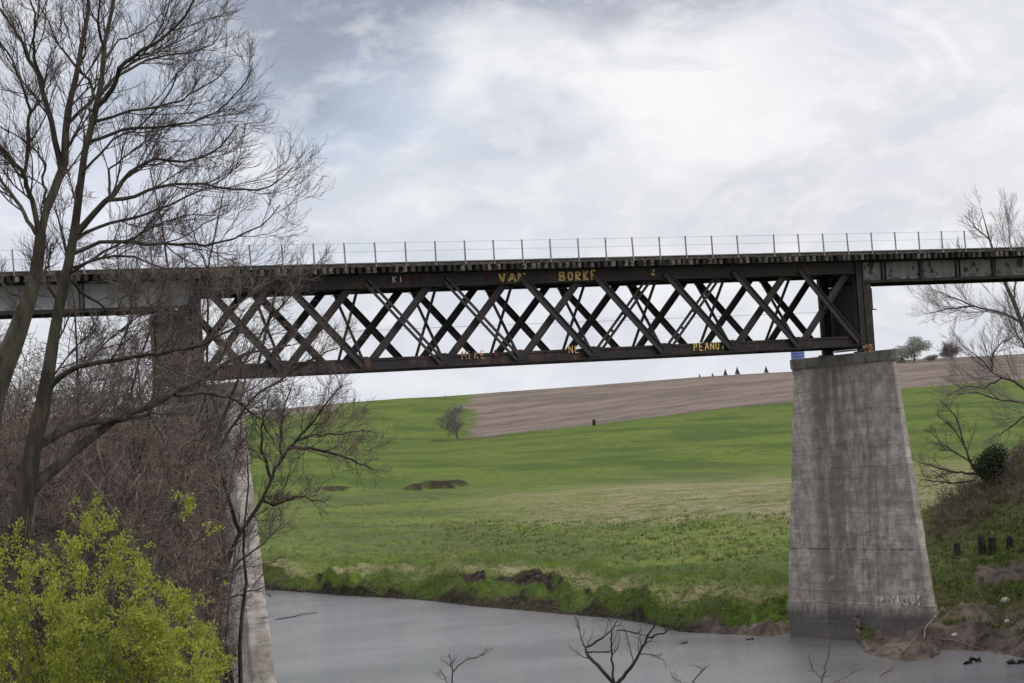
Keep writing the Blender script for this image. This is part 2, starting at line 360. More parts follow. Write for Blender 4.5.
# cut banks: (u0,u1,v,height)
def band(u0, u1, soft=6):
    a0, a1 = az_of(u0, 480), az_of(u1, 480); s = radians(soft*0.0242)
    return sstep(a0-s, a0+s, AZ)*(1-sstep(a1-s, a1+s, AZ))
soil = np.zeros_like(ZG)
for (u0, u1, r0, hgt) in ((405, 466, 492, 1.0), (322, 348, 512, 0.5), (268, 296, 476, 0.4)):
    w = band(u0, u1, 9); rj = r0+fbm(AZ*150, AZ*0, 77, 3)*9
    step = sstep(rj-1.5, rj+2.5, RG)*(1-sstep(rj+8, rj+120, RG))
    ZG = ZG + (step*hgt - sstep(rj-30, rj-3, RG)*(1-sstep(rj-2, rj+1, RG))*0.5)*w
    th_ = 3.0*w*np.clip(0.8+0.8*fbm(AZ*330, AZ*0+r0, 15, 3), 0.45, 1.3); soil = np.maximum(soil, 1.2*sstep(rj-th_-1, rj-th_+1, RG)*(1-sstep(rj+3*w, rj+3*w+1.5, RG))*sstep(0.05, 0.5, w)*(0.75+0.5*fbm(X/1.5, Y/3, 5, 3)))
# creek line and boundary ditch
cr = band(262, 440, 12)*np.exp(-((RG-(438+fbm(AZ*300, AZ*0, 12, 3)*14))/2.2)**2)
ZG -= cr*0.9; soil = np.maximum(soil, cr*0.75)
dt = band(436, 500, 10)*np.exp(-((RG-838)/9)**2); ZG -= dt*1.6; soil = np.maximum(soil, dt*0.95)
dt2 = band(500, 800, 20)*np.exp(-((RG-846)/3.5)**2); soil = np.maximum(soil, dt2*0.35)
# eroded river bank
ero = sstep(0.06, 0.16, fbm(X/5, Y/5, 51, 4)+0.34*band(455, 478, 3)+0.40*band(496, 545, 4)+0.25*band(612, 640, 3)-0.10)*sstep(7.50, 7.62, tt+0.1*fbm(X/3, Y/3, 8, 2))*(1-sstep(7.98, 8.04, tt))
soil = np.maximum(soil, ero*1.0*(AZ < az_of(800, 600)))
soil = np.maximum(soil, sstep(6.0, 6.1, tt)*(1-sstep(7.16, 7.50, tt+0.2*fbm(X/4, Y/4, 19, 3)))*0.95*(AZ < az_of(800, 600)))
# plowed field
pj = fbm(RG/25, AZ*40, 88, 4)*radians(0.45)
pl = sstep(12.98, 13.0, tt)*sstep(az_of(462, 420), az_of(480, 420), AZ+pj)
pl = np.maximum(pl, sstep(13.7, 13.78, tt)*(1-sstep(az_of(330, 408), az_of(345, 408), AZ)))
pl = np.where(tt > 14.2, 1, pl)
# dry grass
dry = sstep(10.4, 11.0, tt)*(1-sstep(11.9, 12.1, tt))*sstep(az_of(330, 490), az_of(660, 490), AZ)*0.85
dry = np.maximum(dry, 0.16*sstep(8.9, 9.4, tt)*(1-sstep(12, 12.2, tt)))
dry = np.maximum(dry, 0.7*sstep(7.9, 8.1, tt)*(1-sstep(8.2, 8.7, tt)))
rb = sstep(az_of(925, 550), az_of(940, 550), AZ)
dry = np.maximum(dry, rb*0.8*sstep(9.3, 9.7, tt)*(1-sstep(10.6, 11, tt)))
soil = np.maximum(soil, rb*sstep(9.25, 9.45, tt)*(1-sstep(10.0, 10.2, tt))*(0.25+0.55*sstep(-0.1, 0.25, fbm(X/4, Y/4, 61, 4))))
# mud: right-hand beach and path; 1 = none
mud = sstep(az_of(690, 630), az_of(720, 630), AZ)*(1-sstep(7.30, 7.45, tt+0*AZ))*(tt > 6.5)
beach = sstep(az_of(860, 640), az_of(880, 640), AZ)*(tt > 6.5)*(1-sstep(7.9, 8.5, tt+fbm(X/5, Y/5, 71, 3)*0.6))
mud = np.maximum(mud, beach)
path = sstep(az_of(965, 580), az_of(985, 580), AZ)*np.exp(-((tt-9.0)/0.16)**4)
mud = np.maximum(mud, path)
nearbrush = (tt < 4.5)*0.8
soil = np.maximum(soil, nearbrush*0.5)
soil = np.where(path > 0.3, soil*(1-path), soil)
colr = np.stack([pl, np.clip(dry, 0, 1), np.clip(soil, 0, 1), 1-np.clip(mud, 0, 1)], -1)
n_r, n_a = RG.shape
V = np.stack([X, Y, ZG], -1).reshape(-1, 3)
i = np.arange(n_r-1)[:, None]*n_a; j = np.arange(n_a-1)[None, :]
F = np.stack([i+j, i+j+1, i+n_a+j+1, i+n_a+j], -1).reshape(-1, 4)[:, ::-1]
# the first row is the single point under the camera
F = F[(n_a-1):]; apex = 0
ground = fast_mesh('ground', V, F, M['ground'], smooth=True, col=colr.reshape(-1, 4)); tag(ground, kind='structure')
w_ = MB(); w_.box(-420, 620, -150, 640, WATER-0.05, WATER); 
wo = fast_mesh('river', [(-250, 60, WATER), (420, 60, WATER), (420, 330, WATER), (-250, 330, WATER)], [(0, 1, 2, 3)], M['water']); tag(wo, kind='structure')

def gz(x, y): return ground_z(x, y)
def on_ground(u, r):
    """ground point at horizontal distance r in the direction of column u"""
    a = az_of(u, 480); rr, zz = prof(a); z = float(np.interp(r, rr[:, 0], zz[:, 0])); return np.array([r*sin(a), r*cos(a), z])

# ------------------------------------------------------------------ pier, steelwork
Y0, BW = 124.32, 3.9
YF = Y0+BW
XA, PAN = 49.44, 5.181
XN = [XA+PAN*k for k in range(10)]
ZT, ZB = 10.23, 4.73
ZC = 3.55; ZCT = 4.28; PT, PN = 131.6, 120.8

def pier(xf, th, label, graff=False):
    base = empty('bridge_pier', (xf+1, (PT+PN)/2, -15.5), label, 'bridge pier')
    def ring(z, o=0.0, extra=0.0):
        t = min((ZC-z)/(ZC+14.645), (ZC+12.1)/(ZC+14.645)); t = max(t, 0)
        x = xf-0.348*t-o-extra; y1 = PT+2.503*t+o+extra; y2 = PN-2.503*t-o-extra; T = th+0.38*t+2*(o+extra); c = 0.05
        g = 0.36*3.6
        return [(x, y1-c, z), (x, y2+c, z), (x+c, y2, z), (x+T-c, y2, z), (x+T, y2+c, z), (x+T+g, y2+3.6, z), (x+T+g, y1-3.6, z), (x+T, y1, z), (x+c, y1, z)][::-1]
    m = MB(); zs = [-17.5, -12.15, -12.1] + list(np.linspace(-11, -8.72, 3)) + [-8.70, -8.62, -8.60] + list(np.linspace(-7, ZC, 8))
    q_ = random.Random(4); zs = sorted(set(zs+[round(-11.9+0.47*k_, 3) for k_ in range(33)])); m.prism([ring(z, extra=(-0.01 if z == -8.62 else (0.05 if z < -12.12 else q_.uniform(-0.018, 0.018)))) for z in zs])
    sh = m.build('shaft', M['concrete'], base)
    c = MB()
    def cr(z, o): 
        r = ring(ZC, o); return [(a, b, z) for a, b, _ in r]
    c.prism([cr(ZC-0.002, 0.10), cr(ZC+0.12, 0.16), cr(ZCT-0.04, 0.17), cr(ZCT, 0.12)])
    c.build('cap', M['cap'], base)
    return base
p1 = pier(49.64-0.15, 1.0, 'tapered concrete bridge pier in the river behind the bare brush on the left')
p2 = pier(95.56, 0.32, 'tapered grey concrete bridge pier with white graffiti at its foot beside the muddy bank')

# stroke letters
GL = {'V': [[(0, 1), (.4, 0), (.8, 1)]], 'A': [[(0, 0), (.4, 1), (.8, 0)], [(.15, .38), (.65, .38)]], 'N': [[(0, 0), (0, 1), (.7, 0), (.7, 1)]],
      'B': [[(0, 0), (0, 1), (.55, .95), (.6, .7), (.45, .52), (0, .5)], [(.45, .52), (.7, .3), (.55, .03), (0, 0)]],
      'O': [[(.35, 0), (.05, .25), (.05, .75), (.35, 1), (.65, .75), (.65, .25), (.35, 0)]], 'R': [[(0, 0), (0, 1), (.55, .95), (.6, .65), (0, .5), (.65, 0)]],
      'I': [[(.2, 0), (.2, 1)]], 'C': [[(.65, .85), (.35, 1), (.05, .7), (.05, .3), (.35, 0), (.65, .15)]], 'K': [[(0, 0), (0, 1)], [(.6, 1), (0, .45), (.65, 0)]],
      'M': [[(0, 0), (.05, 1), (.4, .4), (.75, 1), (.8, 0)]], 'E': [[(.6, 1), (0, 1), (0, 0), (.6, 0)], [(0, .5), (.5, .5)]], 'P': [[(0, 0), (0, 1), (.6, .95), (.6, .55), (0, .48)]],
      'U': [[(0, 1), (0, .2), (.3, 0), (.6, .2), (.6, 1)]], 'T': [[(0, 1), (.7, 1)], [(.35, 1), (.35, 0)]], 'L': [[(0, 1), (0, 0), (.55, 0)]],
      '&': [[(.7, 0), (.1, .75), (.3, 1), (.5, .8), (.05, .3), (.3, 0), (.7, .45)]], 'S': [[(.6, .9), (.3, 1), (.05, .8), (.55, .3), (.35, 0), (.05, .1)]], 'G': [[(.65, .85), (.3, 1), (.05, .5), (.3, 0), (.65, .2), (.65, .5), (.4, .5)]],
      '2': [[(.05, .8), (.3, 1), (.6, .75), (.05, 0), (.65, 0)]], ' ': []}
def writing(text, x, y, z, h, adv, mat, parent, axis='x', w=0.1, lean=0.0, thick=0.012, name='graffiti'):
    rnd = random.Random(len(text)*7+int(x*10)); n = 0
    for ch in text:
        m = MB()
        dh = rnd.uniform(-0.05, 0.05)*h; hh = h*rnd.uniform(0.88, 1.08)
        for st in GL[ch]:
            P = [(x0 if False else (a*0.85*adv+rnd.uniform(-.02, .02)*h, b*hh+dh+rnd.uniform(-.03, .03)*h)) for a, b in st for x0 in (0,)]
            for (a, b), (c, d) in zip(P, P[1:]):
                n += 1; e = 0.0006*n
                if axis == 'x': m.beam((x+a, y-thick-e, z+b), (x+c, y-thick-e, z+d), w, thick)
                else: m.beam((x-thick-e, y-a, z+b), (x-thick-e, y-c, z+d), w, thick, (1, 0, 0))
        if axis == 'x': x += adv*rnd.uniform(0.98, 1.06)
        else: y -= adv*rnd.uniform(0.98, 1.06)
        m.build('graffiti_letter', mat, parent)

truss = empty('truss_bridge', (XN[0], Y0+BW/2, ZB), 'dark steel lattice truss span with timber deck and painted graffiti between the two concrete piers', 'railway bridge')
def chord(y, z0, z1, mat, outer):
    m = MB(); x0, x1 = XN[0]-0.25, XN[-1]+0.25; s = outer
    ya, yb = (y, y+0.09), (y+0.42, y+0.51)
    m.box(x0, x1, ya[0], ya[1], z0, z1); m.box(x0, x1, yb[0], yb[1], z0, z1)
    m.box(x0-0.003, x1+0.003, y-0.07, y+0.58, z1+0.002, z1+0.035)              # cover plate
    for yy in (y-0.07, y+0.47): m.box(x0+0.002, x1-0.002, yy, yy+0.11, z0-0.032, z0-0.002)
    m.box(x0+0.01, x1-0.01, y-0.075, y-0.003, z0, z0+0.07); m.box(x0+0.01, x1-0.01, y-0.055, y-0.003, z1-0.10, z1)
    for k in range(1, 10):
        xx = XN[0]+PAN*(k-0.03); m.box(xx-0.45, xx+0.45, y-0.02, y-0.001, z0+0.09, z1-0.12)
    return m
for y in (Y0, YF):
    chord(y, ZT-0.72, ZT, None, 1).build('top_chord', M['steel'], truss)
    chord(y, ZB, ZB+0.62, None, 1).build('bottom_chord', M['steel2'] if y == Y0 else M['steel'], truss)
# bottom plates of the chord as continuous lacing
def lattice_bar(p0, p1, yc, kind, mat):
    m = MB(); a = (p0[0], yc, p0[1]); b = (p1[0], yc, p1[1])
    if kind == 'solid':
        m.beam(a, b, 0.44, 0.03)
        d = np.array([p1[0]-p0[0], 0, p1[1]-p0[1]]); d /= np.linalg.norm(d); nrm = np.array([-d[2], 0, d[0]])
        for s in (-1, 1):
            o = nrm*s*0.195; m.beam(np.array(a)+o-np.array([0, .06, 0]), np.array(b)+o-np.array([0, .06, 0]), 0.055, 0.085)
    else:
        d = np.array([p1[0]-p0[0], 0, p1[1]-p0[1]]); d /= np.linalg.norm(d); nrm = np.array([-d[2], 0, d[0]])
        for s in (-1, 1):
            o = nrm*s*0.15; m.beam(np.array(a)+o, np.array(b)+o, 0.16, 0.07)
        for t in np.linspace(0.08, 0.92, 5):
            c = np.array(a)*(1-t)+np.array(b)*t; m.beam(c-d*0.09, c+d*0.09, 0.42, 0.02)
    return m.build('diagonal', mat, truss)
TOPZ, BOTZ = ZT-0.42, ZB+0.36
for y in (Y0, YF):
    for k in range(9):
        kd = ('solid', 'solid')
        if y == Y0 and k in (2, 3): kd = ('pair', 'solid')
        if y == Y0 and k in (5, 6): kd = ('solid', 'pair')
        xa, xb = XN[k], XN[k+1]
        ea = 0.22 if k == 0 else 0; eb = 0.22 if k == 8 else 0
        o1, o2 = (-0.13, 0.22) if y == Y0 else (0.62, 0.26)
        lattice_bar((xa+0.35+ea, TOPZ+0.05), (xb-0.25-eb, BOTZ-0.1), y+o1, kd[0], M['steel3'] if y == Y0 else M['steel'])
        lattice_bar((xa+0.25+ea, BOTZ-0.1), (xb-0.35-eb, TOPZ+0.05), y+o2, kd[1], M['steel3'] if (y == Y0 and k % 2 == 0) else M['steel'])
    for k in range(10):
        g = MB(); x = XN[k]; yy = y-0.035 if y == Y0 else y+0.53
        g.beam((x-0.42, yy, ZB+0.42), (x+0.42, yy, ZB+0.42), 0.62, 0.03); g.box(x-0.26, x+0.22, y+0.1, y+0.41, ZB+0.63, ZB+0.77)
        g.build('gusset_plate', M['steel2'], truss)
    for x, s in ((XN[0], -1), (XN[-1], 1)):
        e = MB(); e.box(x-0.26, x+0.26, y-0.10, y-0.072, ZB-0.34, ZT-0.02); e.box(x-0.30, x-0.20, y-0.16, y-0.103, ZB-0.34, ZT-0.02); e.box(x+0.20, x+0.30, y-0.16, y-0.103, ZB-0.34, ZT-0.02)
        e.box(x-0.24, x+0.24, y+0.10, y+0.41, ZB-0.34, ZT-0.05); e.build('end_post', M['steel2'], truss)
        b = MB(); b.box(x-0.38, x+0.38, y-0.14, y+0.6, ZCT+0.002, ZCT+0.10)
        b.build('bearing', M['rustred'], truss)
rr_ = MB()
rnd = random.Random(3)
for k in range(26):
    x = XN[-1]+rnd.uniform(-0.45, 0.35); y = Y0-0.35+rnd.uniform(-0.25, 0.12); z = ZCT+0.03+rnd.uniform(0, 0.42)
    s = rnd.uniform(0.06, 0.12); rr_.beam((x-s, y, z), (x+s, y+rnd.uniform(-.05, .05), z+rnd.uniform(-.05, .05)), s*1.3, s*1.2)
tag(rr_.build('loose_bricks', M['rubble'], truss))
# transverse frames, floor beams, stringers
for k in range(10):
    x = XN[k]
    fb = MB(); fb.box(x-0.02, x+0.02, Y0+0.52, YF-0.08, ZT-0.85, ZT-0.06); fb.box(x-0.15, x+0.15, Y0+0.52, YF-0.08, ZT-0.88, ZT-0.852); fb.build('floor_beam', M['steel'], truss)
    if 0 < k < 9:
        s = MB(); s.beam((x, Y0+0.5, ZT-0.8), (x, YF, ZB+0.5), 0.17, 0.10, (1, 0, 0)); s.beam((x+0.12, Y0+0.5, ZB+0.5), (x+0.12, YF, ZT-0.8), 0.17, 0.10, (1, 0, 0))
        s.beam((x-0.1, Y0+0.5, ZB+0.25), (x-0.1, YF, ZB+0.25), 0.2, 0.12, (1, 0, 0)); s.build('sway_brace', M['steel'], truss)
st = MB()
for y in (Y0+1.35, Y0+BW-0.9):
    st.box(XN[0], XN[-1], y-0.02, y+0.02, ZT-0.60, ZT-0.002); st.box(XN[0], XN[-1], y-0.16, y+0.16, ZT-0.63, ZT-0.602)
st.build('stringer', M['steel'], truss)
lb = MB()
for k in range(9):
    lb.beam((XN[k], Y0+0.5, ZB+0.12), (XN[k+1], YF, ZB+0.12), 0.12, 0.08, (0, 0, 1)); lb.beam((XN[k+1], Y0+0.5, ZB+0.22), (XN[k], YF, ZB+0.22), 0.12, 0.08, (0, 0, 1))
lb.build('lateral_bracing', M['steel'], truss)
rod = MB(); rod.beam((XN[0], YF+0.2, 7.25), (XN[-1], YF+0.2, 7.25), 0.018, 0.018); rod.build('brace_rod', M['steel'], truss)

# graffiti on the truss
def x_at(u, v, y):      # bridge coordinate seen at (u,v) on the vertical plane y
    d = ray(u, v); return d[0]*y/d[1], d[2]*y/d[1]
yt = Y0-0.026
for txt, u, v, hpx, wid, mat, wd, yy in (('VAN', 499, 281.5, 0.58, 0.66, 'yellow', 0.15, yt), ('BORKE', 560, 281.5, 0.57, 0.56, 'yellow', 0.14, yt), ('2', 651, 274.5, 0.40, 0.5, 'yellow', 0.10, yt),
                                ('MIKE', 462, 359.5, 0.46, 0.42, 'orange', 0.055, Y0-0.056), ('&', 494, 357.0, 0.42, 0.5, 'redpaint', 0.10, Y0-0.056), ('NE', 569, 353.0, 0.42, 0.42, 'yellow', 0.055, Y0-0.056), ('PEANUT', 694, 350.5, 0.46, 0.40, 'yellow', 0.07, Y0-0.056),
                                ('KI', 393, 282.5, 0.36, 0.42, 'white', 0.05, yt), ('SSS', 404, 282, 0.34, 0.5, 'redpaint', 0.09, yt), ('S', 486, 281, 0.5, 0.5, 'redpaint', 0.14, yt), ('C', 661, 274, 0.42, 0.4, 'redpaint', 0.12, yt)):
    x, z = x_at(u, v, yy); writing(txt, x, yy, z, hpx, wid, M[mat], truss, w=wd)
# graffiti and streaks at the pier's foot
def pface(u, v):
    # point on the broad battered face of pier 2
    xf = 95.2
    for _ in range(5):
        d = ray(u, v); y = d[1]*xf/d[0]; z = d[2]*xf/d[0]
        t = min((ZC-z)/(ZC+14.645), (ZC+12.1)/(ZC+14.645)); xf = 95.56-0.348*t
    return xf, y, z
for txt, u, v, h, adv in (('CARLOS', 893, 608, 0.55, 0.52), ('VM', 877, 612, 0.5, 0.5)):
    x, y, z = pface(u, v); writing(txt, x-0.03 if z > -12.1 else x-0.07, y, max(z, -12.08), h, adv, M['white'], p2, axis='y', w=0.10)

# ------------------------------------------------------------------ deck, railings
DZ = 10.94; YD = 123.42
posts_u = [x for x in np.arange(-20, 29)]
PX, PS = 52.589, 1.9635
def deck_part(parent, x0, x1, post_x, sp=0.475, kerbmat=None):
    n = int((x1-x0)/sp)
    tie = None; rnd = random.Random(int(x0))
    for k in range(n):
        x = x0+(k+0.5)*(x1-x0)/n
        if tie is None:
            t = MB(); t.box(-0.11, 0.11, -2.95, 2.95, -0.16, 0.16); tie = t.build('tie', M['tie'], None); tie.parent = parent; tie.location = Vector((x, Y0+BW/2, ZT+0.225))-parent.location; o = tie
        else:
            o = tie.copy(); COL.objects.link(o); o.parent = parent; o.location = Vector((x, Y0+BW/2, ZT+0.225))-parent.location
        o.location.y += rnd.uniform(-0.14, 0.10); o.location.z += rnd.uniform(-0.006, 0.006)
        o.rotation_euler.z = rnd.uniform(-0.02, 0.02)
    g = MB(); g.box(x0, x1, YD-0.02, YD+0.28, ZT+0.41, ZT+0.60); g.build('guard_timber', M['tie0'], parent)
    g = MB()
    x = x0
    while x < x1-0.1:
        e = min(x+rnd.uniform(3.2, 4.4), x1); g.box(x+0.01, e-0.01, YD-0.06, YD+0.34, ZT+0.603+rnd.uniform(0, 0.006), ZT+0.665); x = e
    g.build('edge_plank', M['plank'], parent)
    d = MB(); d.box(x0, x1, YD+0.36, YD+6.1, ZT+0.40, ZT+0.46); d.build('deck_board', M['tie0'], parent)
    for y in (Y0+BW/2-0.74, Y0+BW/2+0.7): 
        r = MB(); r.box(x0, x1, y, y+0.07, ZT+0.462, ZT+0.62); r.build('rail', M['rustred'], parent)
    rl = MB()
    for z in (DZ+1.10, DZ+0.60):
        rl.beam((x0, YD+0.06, z), (x1, YD+0.06, z), 0.013, 0.013)
    R = rl.build('railing', M['post'], parent)
    for px in post_x:
        p = MB(); ln = rnd.uniform(-0.03, 0.03)
        p.beam((px, YD-0.04, DZ-0.30), (px+ln, YD-0.02, DZ+1.14), 0.075, 0.06); p.build('railing_post', M['post'], R)
pxs = [PX+PS*k for k in range(-8, 18)] + [PX+PS*k+0.845 for k in range(18, 34)]
pxs = [x for x in pxs if abs(x-(PX+PS*27+.845)) > 0.3]
deck_part(truss, XN[0]-0.3, XN[-1]+0.3, [x for x in pxs if XN[0]-0.3 <= x < XN[-1]+0.3])

# ------------------------------------------------------------------ approach girders and the steel bents they rest on
def girder_span(x0, x1, zb, mat, label, stiff, side_posts):
    e = empty('plate_girder_span', (x0, Y0+BW/2, zb), label, 'girder bridge')
    for y in (Y0+0.10, YF):
        m = MB(); m.box(x0, x1, y, y+0.03, zb+0.03, ZT-0.02); m.build('web_plate', mat, e)
        f = MB(); f.box(x0, x1, y-0.19, y+0.22, zb-0.05, zb-0.002); f.box(x0, x1, y-0.19, y+0.22, ZT-0.018, ZT+0.02); f.box(x0+.003, x1-.003, y-0.022, y-0.002, zb, zb+0.13); f.build('flange', M['steel2'], e)
        for sx, w, mt in stiff:
            s = MB(); s.box(sx-w/2, sx+w/2, y-0.13, y-0.0025, zb+0.132, ZT-0.03)
            s.build('stiffener', M[mt], e)
    b = MB()
    for sx in np.arange(x0+0.4, x1, 3.0): b.box(sx-0.03, sx+0.03, Y0+0.16, YF-0.02, zb+0.15, ZT-0.25)
    b.build('cross_frame', M['steel'], e)
    deck_part(e, x0, x1, side_posts)
    return e
XL = XN[0]-0.55; XR = XN[-1]+0.55
# stiffener positions on the left girder
sl = []
for u, w, mt in ((190.5, 0.10, 'post'), (135, 0.10, 'steel3'), (131, 0.05, 'steel2'), (83, 0.09, 'steel3'), (79, 0.05, 'steel2'), (28, 0.09, 'steel3'), (-30, 0.09, 'steel3')):
    x, z = x_at(u, 293, Y0+0.1); sl.append((x, w, mt))
x_end = x_at(191, 293, Y0+0.1)[0]+0.06
girder_span(33.0, x_end, 8.72, M['girder_left'], 'pale grey plate girder approach span behind the bare tree on the left', sl, [x for x in pxs if x < XN[0]-0.3 and x > 33.2])
sr = []
for u, w, mt in ((881, 0.07, 'steel2'), (884.5, 0.07, 'steel2'), (920, 0.30, 'steel2'), (955.5, 0.07, 'steel2'), (959, 0.07, 'steel2'), (993, 0.32, 'steel2'), (1030, 0.07, 'steel2'), (1060, 0.3, 'steel2')):
    x, z = x_at(u, 268, Y0+0.1); sr.append((x, w, mt))
girder_span(XN[-1]+0.34, 124.0, 8.92, M['girder_right'], 'peeling grey plate girder approach span to the right of the truss', sr, [x for x in pxs if x > XN[-1]+0.3 and x < 123.8])
def bent(xc, ztop, label):
    e = empty('steel_bent', (xc, Y0+BW/2, ZCT), label, 'steel support')
    for y in (Y0+0.05, Y0+4.62):
        c = MB(); c.box(xc-0.30, xc+0.30, y, y+0.03, ZCT+0.06, ztop); c.box(xc-0.30, xc+0.30, y+0.32, y+0.35, ZCT+0.06, ztop); c.box(xc-0.30, xc-0.27, y+0.032, y+0.318, ZCT+0.06, ztop); c.box(xc+0.27, xc+0.30, y+0.032, y+0.318, ZCT+0.06, ztop)
        c.box(xc-0.42, xc+0.42, y-0.1, y+0.45, ZCT+0.003, ZCT+0.058); c.build('column', M['steel'], e)
    w = MB(); w.box(xc-0.10, xc-0.06, Y0+0.42, Y0+4.60, ZCT+0.30, ztop-0.02)
    w.box(xc+0.02, xc+0.32, Y0+0.42, YF+0.03, ztop-0.3, ztop-0.25); w.box(xc-0.2, xc+0.2, Y0+0.42, YF+0.03, ZCT+0.20, ZCT+0.28); w.build('web_plate', M['steel2'], e)
    br = MB(); br.box(xc+0.303, xc+0.62, Y0+0.0, Y0+0.3, 7.05, 7.11) if xc > 60 else None
    if xc > 60: br.box(xc+0.303, xc+0.40, Y0+0.08, Y0+0.2, 7.112, 8.5); br.build('bracket', M['steel'], e)
    return e
bent(XN[-1]+0.62+0.05, 8.86, 'dark steel support on top of the right pier under the peeling girder')
bent(XN[0]-0.58, 8.66, 'dark steel support on top of the left pier under the pale girder')

# ------------------------------------------------------------------ trees
def nrm(a): return a/np.maximum(np.linalg.norm(a, axis=-1, keepdims=True), 1e-9)
def tubes(P, R, sides):
    """P (N,n,3) R (N,n) -> verts, quads"""
    N, n, _ = P.shape
    T = np.empty_like(P); T[:, 1:-1] = P[:, 2:]-P[:, :-2]; T[:, 0] = P[:, 1]-P[:, 0]; T[:, -1] = P[:, -1]-P[:, -2]; T = nrm(T)
    ch = nrm(P[:, -1]-P[:, 0]); ref = np.where(np.abs(ch[:, 2:3]) > 0.8, np.array([[1.0, 0.3, 0]]), np.array([[0.0, 0, 1]])); ref = np.broadcast_to(ref[:, None, :], P.shape)
    A = nrm(np.cross(T, ref)); B = np.cross(T, A)
    th = np.arange(sides)*2*pi/sides
    V = P[:, :, None, :]+R[:, :, None, None]*(np.cos(th)[None, None, :, None]*A[:, :, None, :]+np.sin(th)[None, None, :, None]*B[:, :, None, :])
    b = (np.arange(N)*n*sides)[:, None, None]; k = (np.arange(n-1)*sides)[None, :, None]; i = np.arange(sides)[None, None, :]; j = (i+1) % sides
    F = np.stack([b+k+i, b+k+j, b+k+sides+j, b+k+sides+i], -1).reshape(-1, 4)
    return V.reshape(-1, 3), F
def cat(parts):
    Vs = []; Fs = []; o = 0
    for V, F in parts: Vs.append(V); Fs.append(F+o); o += len(V)
    return np.concatenate(Vs), np.concatenate(Fs)
def resample(pts, n):
    p = np.array(pts, float); d = np.concatenate([[0], np.cumsum(np.linalg.norm(np.diff(p[:, :3], axis=0), axis=1))]); t = np.linspace(0, d[-1], n)
    return np.stack([np.interp(t, d, p[:, k]) for k in range(p.shape[1])], -1)
TAPF = 0.68
def grow(P, R, k, Ln, ang, up, wig, rs, npt, tmin=0.15, rmin=0.003, rmax=9, tip=0.45, aim=None):
    N, n, _ = P.shape
    par = np.repeat(np.arange(N), k); M_ = len(par)
    t = tmin+(1-tmin)*((np.tile(np.arange(k), N)+rng.random(M_))/k); t = np.clip(t, 0, 0.995)
    f = t*(n-1); i = np.floor(f).astype(int); w = (f-i)[:, None]
    p0 = P[par, i]*(1-w)+P[par, i+1]*w; r0 = (R[par, i]*(1-w[:, 0])+R[par, i+1]*w[:, 0]); T = nrm(P[par, i+1]-P[par, i])
    q = nrm(np.cross(T, rng.normal(size=(M_, 3)))); a = ang[0]+(ang[1]-ang[0])*rng.random(M_)
    d = nrm(T*np.cos(a)[:, None]+q*np.sin(a)[:, None])
    plen = np.linalg.norm(np.diff(P, axis=1), axis=2).sum(1)[par]
    l = Ln*(0.45+0.75*rng.random(M_))*(1-TAPF*t)*np.clip(plen/np.median(plen), 0.30, 1.3)
    rad = np.clip(np.minimum(r0*rs, rmax), rmin, None)
    out = np.empty((M_, npt, 3)); out[:, 0] = p0; step = (l/(npt-1))[:, None]
    upv = np.array([0, 0, up]) if aim is None else np.array(aim)
    for s in range(1, npt):
        d = nrm(d+upv+rng.normal(size=(M_, 3))*wig); out[:, s] = out[:, s-1]+d*step
    rr = rad[:, None]*np.linspace(1, tip, npt)[None, :]
    keep = rng.random(M_) < np.clip(1.25*plen/np.median(plen), 0.25, 1)      # short boughs carry fewer twigs
    return out[keep], rr[keep]
def limb(pts, r, rnd, drift=2.0, n=14, px2m=None, wig=0.03):
    """pts: (u, v, width_px) at distance r; depth drifts along the limb"""
    dd = rnd.uniform(-drift, drift); out = []
    if len(pts[0]) == 2: pts = [(a, b, 2) for a, b in pts]
    L_ = len(pts)
    for i_, (u, v, w) in enumerate(pts):
        p = W(u, v, r+dd*(i_/(L_-1))**1.3); out.append((p[0], p[1], p[2], w/2/FPX*r*1.05))
    q = resample(out, n); q[1:-1, :3] += rng.normal(size=(n-2, 3))*wig
    return q[:, :3], q[:, 3]
def taper(pts, w0, w1):
    n = len(pts); return [(p[0], p[1], w0+(w1-w0)*k/(n-1)) for k, p in enumerate(pts)]

def bare_tree(name, label, cat_, trunk, limbs, r, lv, barkmat, twigmat, group=None, scale=1.0, drift=2.0, sides=7, wig=0.03, extra_lean=None):
    rnd = random.Random(len(limbs)*13+int(r))
    TP = []; TR = []
    p, q = limb(trunk, r, rnd, 0.0, 18, wig=wig*0.6); TP.append(p); TR.append(q)
    root = empty(name, p[0], label, cat_, group)
    LP = []; LR = []
    for l in limbs:
        a, b = limb(l, r, rnd, drift, 16, wig=wig); LP.append(a); LR.append(b)
    A = tubes(np.array(TP), np.array(TR), 10)
    fast_mesh('trunk', *A, barkmat, root, smooth=True)
    LP = np.array(LP); LR = np.array(LR)
    fast_mesh('limbs', *tubes(LP, LR, sides), barkmat, root, smooth=True)
    tp = resample(np.concatenate([TP[0], TR[0][:, None]], 1), 16)
    allP = np.concatenate([LP, tp[None, :, :3]]); allR = np.concatenate([LR, tp[None, :, 3]])
    parts = []
    cur = (allP, allR)
    for (k, ln, ang, up, wg, rs, npt, tmin, rmin, sd, rmx) in lv:
        nP, nR = grow(cur[0], cur[1], k, ln*scale, ang, up, wg, rs, npt, tmin, rmin, rmx)
        parts.append(tubes(nP, nR, sd)); cur = (nP, nR)
    fast_mesh('crown', *cat(parts), twigmat, root)
    return root

